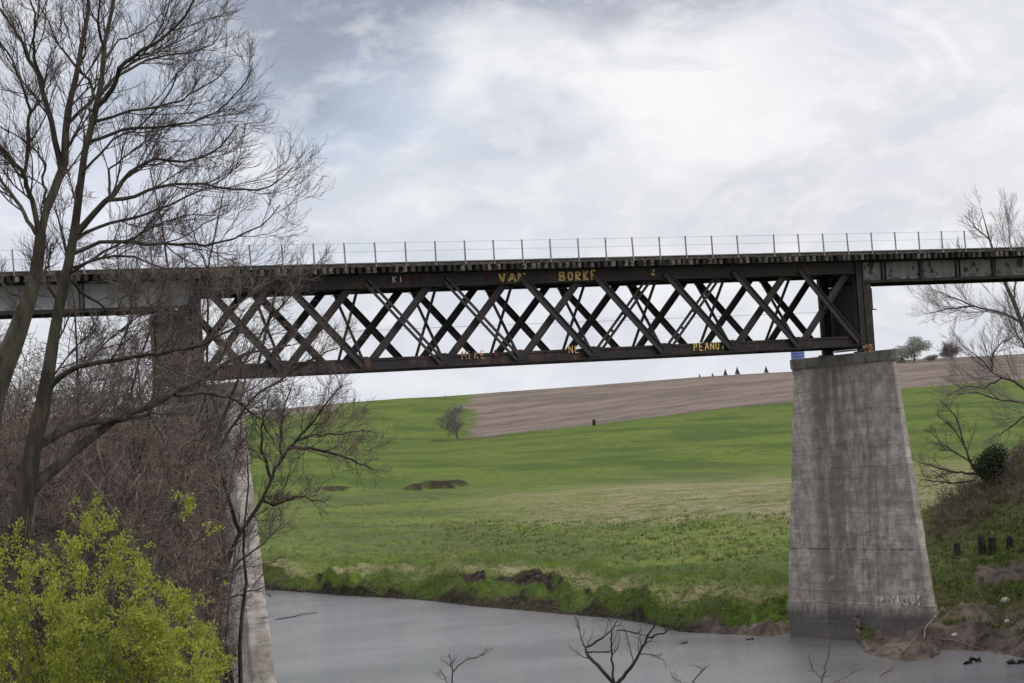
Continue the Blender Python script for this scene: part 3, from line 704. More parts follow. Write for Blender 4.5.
LV_BIG = [(9, 1.9, (0.35, 0.85), 0.09, 0.10, 0.5, 8, 0.18, 0.005, 5, 0.020),
          (7, 1.0, (0.35, 0.8), 0.09, 0.11, 0.6, 6, 0.10, 0.0042, 4, 0.011),
          (5, 0.58, (0.3, 0.75), 0.10, 0.12, 0.65, 5, 0.10, 0.0034, 3, 0.007),
          (2, 0.32, (0.3, 0.75), 0.12, 0.14, 0.8, 4, 0.15, 0.0028, 3, 0.005)]
T1 = dict(trunk=[(-28, 560, 40), (-22, 470, 34), (-8, 400, 30), (5, 362, 27), (20, 325, 22), (32, 290, 17), (38, 260, 14), (41, 234, 13)],
  limbs=[taper([(41, 236), (46, 208), (55, 188), (63, 165), (57, 150), (52, 125), (47, 103), (41, 86), (38, 76), (29, 63), (25, 49), (17, 36), (4, 15), (-6, -2)], 9.5, 2),
         taper([(41, 86), (40, 76), (34, 57), (34, 40), (35, 20), (30, 0), (28, -25)], 4, 1.4),
         taper([(46, 210), (56, 186), (64, 165), (66, 140), (67, 122), (68, 107), (76, 82), (79, 63), (84, 36), (88, 11), (89, -10), (95, -40)], 11, 3),
         taper([(39, 236), (34, 207), (27, 188), (24, 175), (11, 158), (0, 147), (-18, 130)], 7, 3),
         taper([(24, 176), (27, 150), (29, 122), (30, 114), (25, 95), (17, 72), (11, 57), (0, 44), (-12, 25)], 4.5, 1.5),
         taper([(36, 234), (19, 204), (0, 179), (-20, 150)], 5, 3),
         taper([(44, 204), (43, 180), (44, 165), (36, 150), (20, 138), (0, 126)], 3.5, 1.2),
         taper([(30, 114), (38, 104), (48, 90), (55, 72), (62, 60)], 3, 1),
         taper([(67, 125), (80, 112), (95, 97), (90, 80), (78, 70), (66, 55), (55, 40), (48, 20), (40, 5)], 4.5, 1.2),
         taper([(22, 300), (8, 290), (-10, 270)], 4, 2)])
T2 = dict(trunk=[(14, 600, 26), (20, 530, 24), (27, 480, 22), (34, 445, 20), (42, 412, 19), (48, 385, 16), (50, 360, 15), (54, 330, 13), (60, 300, 12.5), (66, 275, 12), (73, 245, 11), (76, 225, 10), (80, 200, 9), (80, 180, 8.5), (83, 160, 8), (86, 140, 8), (92, 122, 8), (97, 105, 7.5), (102, 80, 6), (104, 50, 5.5), (108, 25, 5), (114, 0, 4), (118, -30, 3)],
  limbs=[taper([(76, 234), (84, 224), (95, 213), (108, 198), (118, 190), (124, 175), (137, 166), (156, 159), (191, 163), (218, 149), (238, 124)], 8.5, 1.3),
         taper([(108, 200), (125, 200), (140, 194), (165, 184), (199, 183), (222, 188), (263, 191), (283, 177), (300, 157)], 5, 0.9),
         taper([(75, 240), (90, 229), (115, 222), (140, 216), (167, 207), (197, 192), (225, 178), (245, 160)], 4.5, 1),
         taper([(72, 254), (100, 241), (140, 243), (175, 243), (201, 245), (230, 240), (262, 226), (280, 205)], 5, 1),
         taper([(97, 106), (114, 88), (120, 67), (141, 51), (168, 35), (188, 12), (197, -8)], 6.5, 1.8),
         taper([(92, 122), (110, 118), (125, 112), (150, 108), (178, 102), (213, 82), (231, 64)], 4, 1),
         taper([(86, 142), (105, 137), (125, 129), (161, 127), (190, 123), (223, 107), (248, 82), (253, 61)], 4.5, 1),
         taper([(99, 96), (112, 80), (130, 68), (150, 60), (168, 55), (190, 53), (213, 44), (222, 30)], 4, 1),
         taper([(104, 52), (98, 30), (100, 8), (96, -15)], 3.5, 1.6),
         taper([(103, 60), (112, 48), (120, 40), (135, 36), (155, 20), (170, 2)], 3, 1),
         taper([(80, 182), (88, 165), (105, 150), (112, 140), (140, 128), (165, 100), (178, 75), (190, 60)], 3.5, 1),
         taper([(110, 198), (109, 180), (108, 168), (125, 158), (145, 140), (160, 120)], 3.4, 1),
         taper([(70, 268), (90, 262), (115, 256), (135, 258), (160, 266), (180, 275)], 4, 1.2),
         taper([(66, 275), (85, 265), (105, 250), (130, 240), (155, 225), (185, 215), (215, 215)], 4, 1),
         taper([(48, 390), (60, 375), (80, 366), (110, 361), (160, 354), (200, 345), (240, 325)], 8, 2),
         taper([(24, 500), (42, 478), (62, 462), (80, 446), (102, 428), (130, 412), (155, 404), (175, 395), (200, 378), (225, 362), (250, 352), (290, 345)], 15, 2.2),
         taper([(36, 446), (60, 432), (85, 423), (120, 420), (150, 414)], 11, 4),
         taper([(60, 302), (50, 290), (42, 280), (48, 262), (52, 245)], 4, 2),
         taper([(66, 276), (80, 290), (100, 305), (112, 318), (122, 300), (140, 285), (165, 270)], 4, 1),
         taper([(175, 395), (200, 392), (235, 398), (262, 420), (275, 445)], 5, 1.2)])
TAPF = 0.72
for T_ in (T1, T2):
    T_['trunk'] = [(a_, b_, c_*0.84) for a_, b_, c_ in T_['trunk']]; T_['limbs'] = [[(a_, b_, c_*0.84) for a_, b_, c_ in l_] for l_ in T_['limbs']]
bare_tree('bare_tree', 'tall bare tree at the far left leaning in with pale brown bark', 'tree', T1['trunk'], T1['limbs'], 44, LV_BIG, M['bark'], M['twig'], drift=2.5, wig=0.014)
bare_tree('bare_tree', 'large bare tree with dark trunk and a heavy lower limb over the brush', 'tree', T2['trunk'], T2['limbs'], 42, LV_BIG, M['barkdark'], M['twig'], drift=2.5, wig=0.014)

TAPF = 0.68
# ---- smaller bare trees of the thicket (free standing, built from the ground up)
LOWTRIM = False
def keepmask(P):
    a = np.arctan2(P[:, :, 0], P[:, :, 1]).max(1); rr = np.hypot(P[:, -1, 0], P[:, -1, 1]); low = P[:, :, 2].min(1)/rr < -0.012
    return ~(low & (a > az_of(237, 560)+rng.normal(size=len(P))*radians(0.15)))
def wild_tree(name, label, cat_, base, h, nstem, spread, lv, r0, twigmat, barkmat, group=None, lean=(0, 0), scale=1.0, drooping=0.0, npt=12):
    base = np.array(base, float); root = empty(name, base, label, cat_, group)
    d = rng.normal(size=(nstem, 3)); d[:, 2] = 0; d = nrm(d)*spread*rng.random((nstem, 1)); d[:, 2] = 1; d[:, 0] += lean[0]; d[:, 1] += lean[1]; d = nrm(d)
    P = np.empty((nstem, npt, 3)); P[:, 0] = base+rng.normal(size=(nstem, 3))*np.array([.12, .12, 0])*h/6
    l = h*(0.65+0.4*rng.random((nstem, 1)))
    for s in range(1, npt):
        d = nrm(d+rng.normal(size=(nstem, 3))*0.11+np.array([0, 0, 0.05-drooping*s/npt])); P[:, s] = P[:, s-1]+d*l/(npt-1)
    R = r0*(0.6+0.5*rng.random((nstem, 1)))*np.linspace(1, 0.18, npt)[None, :]
    if LOWTRIM and nstem > 1:
        ok = np.arctan2(P[:, :, 0], P[:, :, 1]).max(1) < az_of(262, 500); ok[0] = ok[0] | (not ok.any()); P = P[ok]; R = R[ok]
    fast_mesh('trunk' if nstem == 1 else 'stems', *tubes(P, R, 6), barkmat, root, smooth=True)
    parts = []; cur = (P, R)
    for (k, ln, ang, up, wg, rs, np_, tmin, rmin, sd, rmx) in lv:
        cur = grow(cur[0], cur[1], k, ln*scale, ang, up, wg, rs, np_, tmin, rmin, rmx)
        if LOWTRIM: ok = keepmask(cur[0]); cur = (cur[0][ok], cur[1][ok])
        parts.append(tubes(cur[0], cur[1], sd))
    fast_mesh('crown', *cat(parts), twigmat, root)
    return root
LV_TH = [(16, 4.2, (0.4, 1.1), 0.06, 0.16, 0.5, 8, 0.12, 0.012, 4, 0.05), (9, 2.0, (0.4, 1.0), 0.04, 0.2, 0.6, 6, 0.1, 0.010, 3, 0.022),
         (7, 1.05, (0.4, 1.0), 0.03, 0.2, 0.6, 5, 0.1, 0.008, 3, 0.012), (3, 0.6, (0.4, 0.9), 0.03, 0.2, 0.8, 4, 0.1, 0.007, 3, 0.008)]
thk = [(-20, 95, 20, 2, 'leftmost bare tree in the brush at the edge of the frame'), (12, 102, 19, 2, 'slim bare tree in the brush between the two big leaning trunks'), (58, 88, 19.5, 2, 'slim bare tree in the brush just right of the large dark trunk'),
       (92, 96, 21, 3, 'bare brush tree rising below the middle of the pale girder'), (124, 82, 18.5, 2, 'bare brush tree left of the steel support on the left pier'), (158, 90, 19.5, 2, 'bare brush tree standing directly in front of the left steel support'),
       (184, 78, 20, 2, 'bare reddish tree rising in front of the left pier past the railing'), (206, 92, 17, 2, 'bare tree covering the left end of the lattice truss'), (222, 84, 12, 2, 'low bare tree hiding the middle of the left pier'),
       (76, 72, 17, 3, 'many stemmed bare tree under the right end of the pale girder'), (142, 70, 17, 3, 'many stemmed bare tree crossing the heavy lower limb of the dark tree'), (172, 98, 20, 3, 'bare tree whose crown tangles with the deck over the left pier'), (236, 74, 14.5, 2, 'bare tree with fine twigs crossing the lower chord at the left end of the truss')]
LOWTRIM = True
for k, (u, r, h, ns, lab) in enumerate(thk):
    wild_tree('bare_tree', lab, 'tree', on_ground(u, r), h, ns, 0.28 if u < 150 else 0.13, LV_TH, 0.11, M['brush'], M['barkdark'], 'bare trees of the riverside thicket', scale=0.8, lean=(0, 0) if u < 150 else (-0.06*Rv[0], -0.06*Rv[1]))
LOWTRIM = False
# tree that reaches out right of the pier over the meadow
reach = dict(trunk=[(195, 680, 7), (214, 600, 4.5), (236, 540, 4), (260, 505, 3.4), (271, 482, 3), (275, 466, 3)],
  limbs=[taper([(274, 470), (290, 448), (296, 440), (310, 425), (330, 400), (342, 385)], 3.4, 1), taper([(290, 448), (310, 448), (335, 453), (355, 462), (375, 470)], 4, 1),
         taper([(240, 532), (225, 490), (215, 450), (222, 420), (235, 395)], 4, 1), taper([(262, 500), (275, 505), (300, 497), (325, 503)], 3, 1),
         taper([(272, 480), (262, 450), (262, 425), (270, 395)], 3.4, 1), taper([(280, 462), (281, 430), (285, 405), (292, 385)], 3, 1),
         taper([(226, 575), (214, 480), (205, 400), (208, 330), (207, 270), (214, 240), (220, 210), (226, 180)], 3.6, 0.7), taper([(207, 268), (196, 240), (184, 214)], 1.6, 0.6), taper([(222, 420), (246, 360), (275, 312), (300, 285), (322, 258)], 3, 0.7), taper([(218, 450), (250, 400), (290, 372), (325, 352), (345, 345)], 3, 0.7), taper([(208, 340), (230, 310), (262, 285), (285, 250)], 2.4, 0.6), taper([(296, 440), (315, 434), (345, 434), (370, 430)], 3, .8), taper([(222, 582), (240, 560), (262, 545), (285, 520)], 3, .8), taper([(215, 600), (235, 596), (262, 588), (282, 580)], 2, .6)])
LV_RE = [(12, 3.3, (0.35, 0.9), 0.06, 0.10, 0.45, 7, 0.1, 0.008, 4, 0.02), (8, 1.8, (0.35, 0.85), 0.05, 0.13, 0.6, 6, 0.1, 0.007, 3, 0.012), (7, 0.95, (0.35, 0.85), 0.05, 0.15, 0.6, 5, 0.1, 0.006, 3, 0.009)]
bare_tree('bare_tree', 'bare tree with forked boughs reaching past the left pier over the meadow', 'tree', reach['trunk'], reach['limbs'], 76, LV_RE, M['barkdark'], M['brush'], drift=3, wig=0.02, scale=0.7)

# ---- uncountable understorey brush
def brush():
    parts = []
    N = 1000
    us = rng.uniform(-70, 190, N); rs = rng.uniform(50, 104, N)
    P0 = np.array([on_ground(u, r) for u, r in zip(us, rs)])
    npt = 9; d = rng.normal(size=(N, 3))*0.17; d[:, 0] -= 0.10*(us > 140); d[:, 2] = 1; d = nrm(d); P = np.empty((N, npt, 3)); P[:, 0] = P0
    vt = 285+rng.random(N)*250+np.clip(us-130, 0, 100)*0.5; h = (rs*(470-vt)/FPX - P0[:, 2])[:, None]*0.92
    for s in range(1, npt):
        d = nrm(d+rng.normal(size=(N, 3))*0.17+np.array([0, 0, 0.0])); P[:, s] = P[:, s-1]+d*h/(npt-1)
    R = 0.045*(0.4+1.1*rng.random((N, 1))**2)*np.linspace(1, 0.25, npt)[None]
    ok = np.arctan2(P[:, :, 0], P[:, :, 1]).max(1) < az_of(232, 560); P = P[ok]; R = R[ok]
    parts.append(tubes(P, R, 4)); cur = (P, R)
    for (k, ln, ang, up, wg, rs_, np_, tmin, rmin, sd, rmx) in [(11, 2.1, (0.4, 1.3), 0.02, 0.2, 0.6, 6, 0.25, 0.012, 3, 0.02), (7, 1.1, (0.4, 1.3), 0, 0.25, 0.7, 5, 0.05, 0.009, 3, 0.012), (3, 0.7, (0.4, 1.2), 0, 0.25, 0.8, 4, 0.05, 0.0075, 3, 0.009)]:
        cur = grow(cur[0], cur[1], k, ln, ang, up, wg, rs_, np_, tmin, rmin, rmx)
        ok = np.arctan2(cur[0][:, :, 0], cur[0][:, :, 1]).max(1) < az_of(236, 560)+rng.normal(size=len(cur[0]))*radians(0.12)
        cur = (cur[0][ok], cur[1][ok]); parts.append(tubes(cur[0], cur[1], sd))
    o = fast_mesh('brush', *cat(parts), M['brush']); tag(o, 'dense tangle of bare grey brown brush below the trees on the left bank', 'brush', None, 'stuff')
brush()
def bank_brush():
    N = 520; us = rng.uniform(932, 1075, N); rs = 181+rng.random(N)*11; P0 = np.array([on_ground(u, r) for u, r in zip(us, rs)])
    npt = 6; d = rng.normal(size=(N, 3))*0.7; d[:, 2] = 0.9; d = nrm(d); P = np.empty((N, npt, 3)); P[:, 0] = P0; h = rng.uniform(0.5, 1.7, (N, 1))
    for s in range(1, npt):
        d = nrm(d+rng.normal(size=(N, 3))*0.2+np.array([0, 0, -0.12])); P[:, s] = P[:, s-1]+d*h/(npt-1)
    Rr = 0.02*np.linspace(1, 0.4, npt)[None]*np.ones((N, 1)); parts = [tubes(P, Rr, 3)]
    c = grow(P, Rr, 7, 0.8, (0.4, 1.2), -0.03, 0.2, 0.7, 5, 0.1, 0.012, 0.016); parts.append(tubes(*c, 3)); c = grow(c[0], c[1], 4, 0.4, (0.4, 1.2), -0.03, 0.2, 0.7, 4, 0.1, 0.010, 0.012); parts.append(tubes(*c, 3))
    o = fast_mesh('brush', *cat(parts), M['brush']); tag(o, 'low brown dead brush covering the embankment right of the pier', 'brush', None, 'stuff')
bank_brush()

# ---- leafing shrubs bottom left
def leaves(P, T, n_per, size, jit, tint=None, droop=0.0):
    """P (N,3) anchor points, T (N,3) directions -> narrow leaf quads"""
    k = np.repeat(np.arange(len(P)), n_per); N = len(k)
    c = P[k]+rng.normal(size=(N, 3))*jit
    d = nrm(T[k]+rng.normal(size=(N, 3))*0.75+np.array([0, 0, 0.25-droop])); s = nrm(np.cross(d, rng.normal(size=(N, 3))))
    L_ = size*(0.6+0.8*rng.random((N, 1))); w = L_*0.22
    V = np.stack([c, c+d*L_*0.5+s*w, c+d*L_, c+d*L_*0.5-s*w], 1).reshape(-1, 3)
    F = np.arange(N*4).reshape(-1, 4)
    t = rng.random((N, 1)) if tint is None else tint[k][:, None]*0.6+rng.random((N, 1))*0.4
    col = np.concatenate([t, (rng.random((N, 1)) > 0.8)*rng.random((N, 1)), np.zeros((N, 1)), np.ones((N, 1))], 1)
    return V, F, np.repeat(col, 4, 0)
def shrub(label, u, r, vtop, spread, nst, lean=(0, 0), leafn=16):
    base = on_ground(u, r); topz = W(u, vtop, r)[2]; h = topz-base[2]
    root = empty('leafing_shrub', base, label, 'shrub', 'leafing shrubs on the near bank')
    npt = 10; d = rng.normal(size=(nst, 3)); d[:, 2] = 0; d = nrm(d)*spread*np.sqrt(rng.random((nst, 1))); d[:, 2] = 1; d[:, 0] += lean[0]*Rv[0]; d[:, 1] += lean[0]*Rv[1]; d = nrm(d)
    P = np.empty((nst, npt, 3)); P[:, 0] = base+rng.normal(size=(nst, 3))*[.15, .15, 0]; l = h*(0.62+0.42*rng.random((nst, 1)))
    for s in range(1, npt):
        d = nrm(d+rng.normal(size=(nst, 3))*0.09+np.array([0, 0, 0.02])); P[:, s] = P[:, s-1]+d*l/(npt-1)
    R = 0.011*np.linspace(1, 0.25, npt)[None]*(0.7+0.6*rng.random((nst, 1)))
    ok = np.arctan2(P[:, :, 0], P[:, :, 1]).max(1) < az_of(240, 640); P = P[ok]; R = R[ok]
    parts = [tubes(P, R, 4)]
    a = grow(P, R, 9, 0.75, (0.4, 1.0), 0.12, 0.14, 0.6, 6, 0.25, 0.003, 0.006); ok = np.arctan2(a[0][:, :, 0], a[0][:, :, 1]).max(1) < az_of(238, 640)+rng.normal(size=len(a[0]))*radians(0.25); a = (a[0][ok], a[1][ok]); parts.append(tubes(*a, 3))
    b = grow(a[0], a[1], 5, 0.36, (0.4, 1.0), 0.10, 0.2, 0.7, 4, 0.15, 0.002, 0.004); parts.append(tubes(*b, 3))
    fast_mesh('stems', *cat(parts), M['drift'] if False else M['bark'], root)
    # leaf clusters along the finest twigs
    AP = []; AT = []
    for (Q, kk) in ((b[0], (1, 2, 3)), (a[0], (2, 3, 4, 5)), (P, (7, 8, 9))):
        for s in kk:
            AP.append(Q[:, s]); AT.append(nrm(Q[:, s]-Q[:, s-1]))
    AP = np.concatenate(AP); AT = np.concatenate(AT)
    keep = (fbm(AP[:, 0]*2.2+AP[:, 2]*1.3, AP[:, 1]*2.2+AP[:, 2]*1.9, 91, 3) > 0.0); AP = AP[keep]; AT = AT[keep]
    V, F, c = leaves(AP, AT, leafn, 0.030, 0.020, tint=np.clip(0.5+fbm(AP[:, 0]*3, AP[:, 1]*3+AP[:, 2]*2, 17, 3)*1.6, 0, 1))
    fast_mesh('foliage', V, F, M['leaf'], root, col=c)
shrub('yellow green leafing shrub in the bottom left corner under the dark trunk', 2, 21, 478, 0.42, 30)
shrub('yellow green leafing shrub second from the left corner', 62, 20, 548, 0.42, 26)
shrub('yellow green leafing shrub with a rounded top in the middle of the near bushes', 122, 21, 530, 0.34, 28)
shrub('low leafing shrub between the rounded bush and the left pier', 152, 19, 612, 0.28, 16, (0, 0))
shrub('slender leafing spray reaching up in front of the left pier', 186, 20, 556, 0.12, 5, (0.03, 0))
shrub('small leafing shrub nearest the foot of the left pier', 196, 19, 640, 0.14, 6, (-0.02, 0))

# ---- bare shrubs at the bottom edge
def bottom_shrub(label, trunk, limbs, r, lv, mat=M['barkdark']):
    return bare_tree('bare_shrub', label, 'shrub', trunk, limbs, r, lv, mat, mat, group='bare shrubs along the near bank', drift=0.5, wig=0.006, sides=5)
LV_S = [(4, 0.38, (0.4, 0.9), 0.08, 0.16, 0.6, 6, 0.3, 0.003, 4, 0.006), (3, 0.16, (0.4, 0.9), 0.05, 0.2, 0.7, 4, 0.2, 0.002, 3, 0.004)]
bottom_shrub('bare dark forked shrub sticking up in front of the river', [(618, 760, 5), (617, 710, 5), (616, 683, 5)],
    [taper([(616, 686), (600, 668), (587, 655), (586, 648), (600, 640), (612, 630), (617, 620)], 4.2, 1.4), taper([(614, 684), (612, 660), (611, 640), (612, 630)], 2.4, 1), taper([(617, 684), (632, 668), (642, 648), (648, 636), (655, 624)], 4, 1.4),
     taper([(648, 637), (662, 634), (674, 626), (683, 616)], 2, 0.8), taper([(586, 650), (580, 636), (578, 622)], 1.8, 0.7), taper([(587, 652), (604, 652), (618, 650)], 1.8, 0.6), taper([(617, 630), (630, 632), (646, 636)], 1.5, 0.7), taper([(640, 654), (655, 655), (664, 661)], 1.2, 0.5), taper([(634, 664), (629, 645), (626, 632)], 1.2, 0.5)], 26, LV_S)
bottom_shrub('small bare twig with curved arms left of the forked shrub', [(455, 730, 2), (451, 700, 2), (452, 683, 2)], [taper([(452, 684), (452, 668), (449, 655)], 1.6, 0.7), taper([(453, 672), (465, 660), (484, 655)], 1.6, 0.7), taper([(451, 690), (444, 676), (440, 668)], 1, .5)], 26, LV_S)
bottom_shrub('thin pale twig sticking up in front of the right pier foot', [(815, 740, 2.2), (820, 700, 2), (823, 675, 2)], [taper([(823, 676), (828, 655), (832, 634)], 1.8, 0.8), taper([(822, 680), (812, 668), (808, 655)], 1.2, 0.6), taper([(820, 690), (840, 680), (858, 670)], 1.4, 0.6)], 30, LV_S, M['log'])
bottom_shrub('thin dark twig low beside the forked shrub toward the right pier', [(700, 735, 2.4), (690, 700, 2.2), (692, 684, 2)], [taper([(692, 684), (697, 676), (705, 668)], 1.6, 0.7), taper([(690, 696), (680, 682), (672, 676)], 1.3, 0.6)], 27, LV_S)

# ---- right bank: big tree, shrub, evergreen
RT = dict(trunk=[(1048, 480, 8), (1044, 430, 7), (1038, 380, 6), (1030, 345, 5), (1022, 322, 4.3), (1014, 302, 3.8), (1004, 281, 3.2), (996, 258, 2.6), (989, 238, 1.8), (984, 218, 0.8), (981, 208, 0.4)],
  limbs=[taper([(1026, 325), (1002, 313), (974, 306), (953, 298), (932, 289)], 3.6, 1), taper([(974, 306), (948, 309), (927, 314)], 2.5, 0.8), taper([(1034, 360), (1020, 340), (1010, 322), (1004, 310)], 3.5, 1.5),
         taper([(1040, 400), (1024, 389), (1013, 380), (1002, 378), (992, 371), (980, 359), (966, 347)], 4.5, 1), taper([(992, 371), (992, 356), (1002, 342), (1016, 336)], 2.6, 1), taper([(990, 240), (976, 228), (965, 215)], 2, 0.8),
         taper([(1004, 282), (985, 275), (968, 262), (958, 245)], 2, 0.8), taper([(1014, 302), (1016, 270), (1010, 240), (1008, 215)], 2.5, 0.8), taper([(1040, 408), (1020, 402), (1000, 400), (975, 392), (955, 395)], 3.2, 1), taper([(1042, 420), (1025, 415), (1010, 428), (990, 440)], 3, 1),
         taper([(1022, 322), (1030, 290), (1036, 260), (1040, 230)], 3, 1), taper([(1034, 360), (1050, 330), (1065, 300)], 4, 2), taper([(1002, 378), (985, 388), (965, 386), (945, 398)], 2.4, .8)])
RT['limbs'] = [[(a_, b_, c_*0.75) for a_, b_, c_ in l_] for l_ in RT['limbs']]
LV_R = [(13, 7.5, (0.3, 0.75), 0.09, 0.07, 0.4, 8, 0.05, 0.016, 4, 0.035), (8, 3.6, (0.3, 0.7), 0.09, 0.08, 0.55, 6, 0.08, 0.011, 3, 0.018), (6, 1.8, (0.3, 0.7), 0.09, 0.1, 0.7, 5, 0.08, 0.009, 3, 0.012)]
bare_tree('bare_tree', 'big bare tree at the right edge behind the peeling girder', 'tree', RT['trunk'], RT['limbs'], 200, LV_R, M['bark'], M['farwood'], drift=5, wig=0.03, scale=0.66)
RS = dict(trunk=[(992, 486, 4), (986, 478, 4), (978, 473, 3.5)], limbs=[taper([(978, 473), (970, 462), (966, 450), (960, 430), (955, 415), (945, 405)], 3, 0.8), taper([(970, 462), (955, 452), (943, 445), (930, 430)], 2, 0.7), taper([(978, 474), (955, 472), (935, 467), (918, 462)], 2.6, 0.8),
      taper([(975, 480), (955, 483), (930, 481), (920, 480)], 1.8, 0.7), taper([(962, 440), (950, 425), (938, 415)], 1.5, 0.6)])
LV_RS = [(8, 2.6, (0.4, 0.9), 0.04, 0.14, 0.55, 6, 0.2, 0.018, 3, 0.04), (6, 1.3, (0.4, 0.9), 0.04, 0.2, 0.6, 5, 0.1, 0.013, 3, 0.02), (4, 0.7, (0.4, 0.9), 0.04, 0.2, 0.6, 4, 0.1, 0.01, 3, 0.014)]
bare_tree('bare_shrub', 'bare spreading shrub on the embankment right of the right pier', 'shrub', RS['trunk'], RS['limbs'], 187, LV_RS, M['bark'], M['twig'], drift=2, wig=0.03)

def leafy(name, label, cat_, base, rx, rz, zc, n, size, mat, trunk_r=0.15, group=None, lumps=7, trunkmat=None, wide=1.0):
    base = np.array(base, float); root = empty(name, base, label, cat_, group)
    tp = resample([(base[0], base[1], base[2]-0.3), (base[0]+rx*0.05, base[1], base[2]+zc*0.5), (base[0], base[1]+0.02, base[2]+zc)], 8)[None]
    TR = trunk_r*np.linspace(1, 0.4, 8)[None]
    a = grow(tp, TR, 9, rx*1.3, (0.5, 1.1), 0.08, 0.15, 0.5, 6, 0.3, trunk_r*0.1, trunk_r*0.5)
    fast_mesh('trunk', *cat([tubes(tp, TR, 6), tubes(*a, 4)]), trunkmat or M['farwood'], root)
    c = rng.normal(size=(lumps, 3)); c = nrm(c)*rng.random((lumps, 1))**0.5*np.array([rx*0.75, rx*0.75, rz*0.65])+np.array([0, 0, zc])
    s = rng.uniform(0.3, 0.55, lumps); k = rng.integers(0, lumps, n)
    p = nrm(rng.normal(size=(n, 3)))*(rng.random((n, 1))**0.45)*np.stack([rx*s[k], rx*s[k], rz*s[k]], -1)+c[k]+base
    p = p[p[:, 2] > base[2]+0.05]
    V, F, cc = leaves(p, nrm(p-base-np.array([0, 0, zc])), 1, size, size*0.3); 
    s2 = V.reshape(-1, 4, 3); mid_ = s2.mean(1, keepdims=True)
    V = (mid_+(s2-mid_)*np.array([1, 1, 1])).reshape(-1, 3)
    fast_mesh('foliage', V, F, mat, root, col=cc)
    return root
gp = on_ground(1003, 186)
leafy('evergreen_bush', 'dark green rounded bush on the embankment under the big tree', 'bush', gp+np.array([0, 0, -0.4]), 2.2, 1.7, 1.3, 9000, 0.17, M['evergreen'], 0.06, trunkmat=M['darkwood'])

# ---- far hill: trees, silo, fence, post
LV_F = [(26, 9.5, (0.7, 1.35), 0.03, 0.12, 0.5, 6, 0.15, 0.06, 3, 0.14), (10, 4.4, (0.4, 0.9), 0.05, 0.2, 0.6, 5, 0.1, 0.05, 3, 0.08), (7, 2.2, (0.4, 0.9), 0.05, 0.2, 0.7, 4, 0.1, 0.04, 3, 0.05)]
def on_hill(u, v, r):   # ground point in column u
    return on_ground(u, r)
b = W(458, 434, 842); b[2] = on_ground(458, 842)[2]-0.6
wild_tree('bare_tree', 'lone round bare tree at the corner of the plowed field', 'tree', b, 14.0, 1, 0.05, LV_F, 0.42, M['farwood'], M['farwood'], scale=1.05)
b = on_ground(961, 1150)
wild_tree('bare_tree', 'low round bare tree on the skyline right of the leafing hilltop tree', 'tree', b, 7.5, 3, 0.5, LV_F, 0.2, M['farwood'], M['farwood'], scale=0.8)
b = on_ground(449, 1200)
wild_tree('bare_tree', 'tiny bare tree top showing over the green hill above the lone tree', 'tree', b-np.array([0, 0, 2.5]), 4.5, 2, 0.4, [(5, 4.0, (0.4, 0.9), 0.05, 0.12, 0.5, 6, 0.3, 0.04, 3, 0.08), (4, 2.0, (0.4, 0.9), 0.05, 0.2, 0.6, 5, 0.1, 0.03, 3, 0.05)], 0.10, M['farwood'], M['farwood'], scale=0.5)
leafy('leafing_tree', 'soft grey green tree standing on the skyline right of the right pier', 'tree', on_ground(923, 1150)+np.array([0, 0, 0]), 9.5, 7.0, 7.0, 5200, 0.8, M['hazed_greyleaf'], 0.4, lumps=11)
leafy('leafing_bush', 'low green bush on the skyline just right of the grey green tree', 'bush', on_ground(939, 1150), 4.2, 1.8, 1.4, 900, 0.7, M['hazed_greyleaf'], 0.1)
leafy('leafing_bush', 'low green bush on the skyline at the foot of the grey green tree', 'bush', on_ground(913, 1150), 4.8, 2.0, 1.3, 900, 0.7, M['hazed_greyleaf'], 0.1)
def conifer(label, u, h):
    b = on_ground(u, 1195); root = empty('conifer', b, label, 'conifer', 'small conifers on the skyline')
    t = MB(); t.beam(b-np.array([0, 0, 0.5]), b+np.array([0, 0, h*0.9]), 0.14, 0.14, (1, 0, 0)); t.build('trunk', M['farwood'], root)
    N = 420; z = rng.random(N)**0.8; rad = (1-z)*h*0.38*(0.75+0.4*rng.random(N)); th = rng.random(N)*2*pi
    p = b+np.stack([rad*np.cos(th), rad*np.sin(th), z*h+0.2], -1); q = b+np.stack([0*z, 0*z, z*h+0.45*h*0.12+0.2], -1)
    s = nrm(np.cross(p-q, np.array([0, 0, 1.0])+rng.normal(size=(N, 3))*0.3))*h*0.045
    V = np.stack([q, p-s, p-np.array([0, 0, h*0.05]), p+s], 1).reshape(-1, 3)
    fast_mesh('crown', V, np.arange(N*4).reshape(-1, 4), M['conifer'], root)
for u, h, lab in ((707, 1.6, 'tiniest conifer at the left end of the skyline row'), (720, 1.7, 'second tiny conifer from the left on the skyline'), (733, 3.2, 'dark conifer left of the tallest one on the skyline'), (745, 3.9, 'tallest conifer on the skyline above the plowed field'), (774, 3.4, 'conifer standing apart at the right end of the skyline row')):
    conifer(lab, u, h)
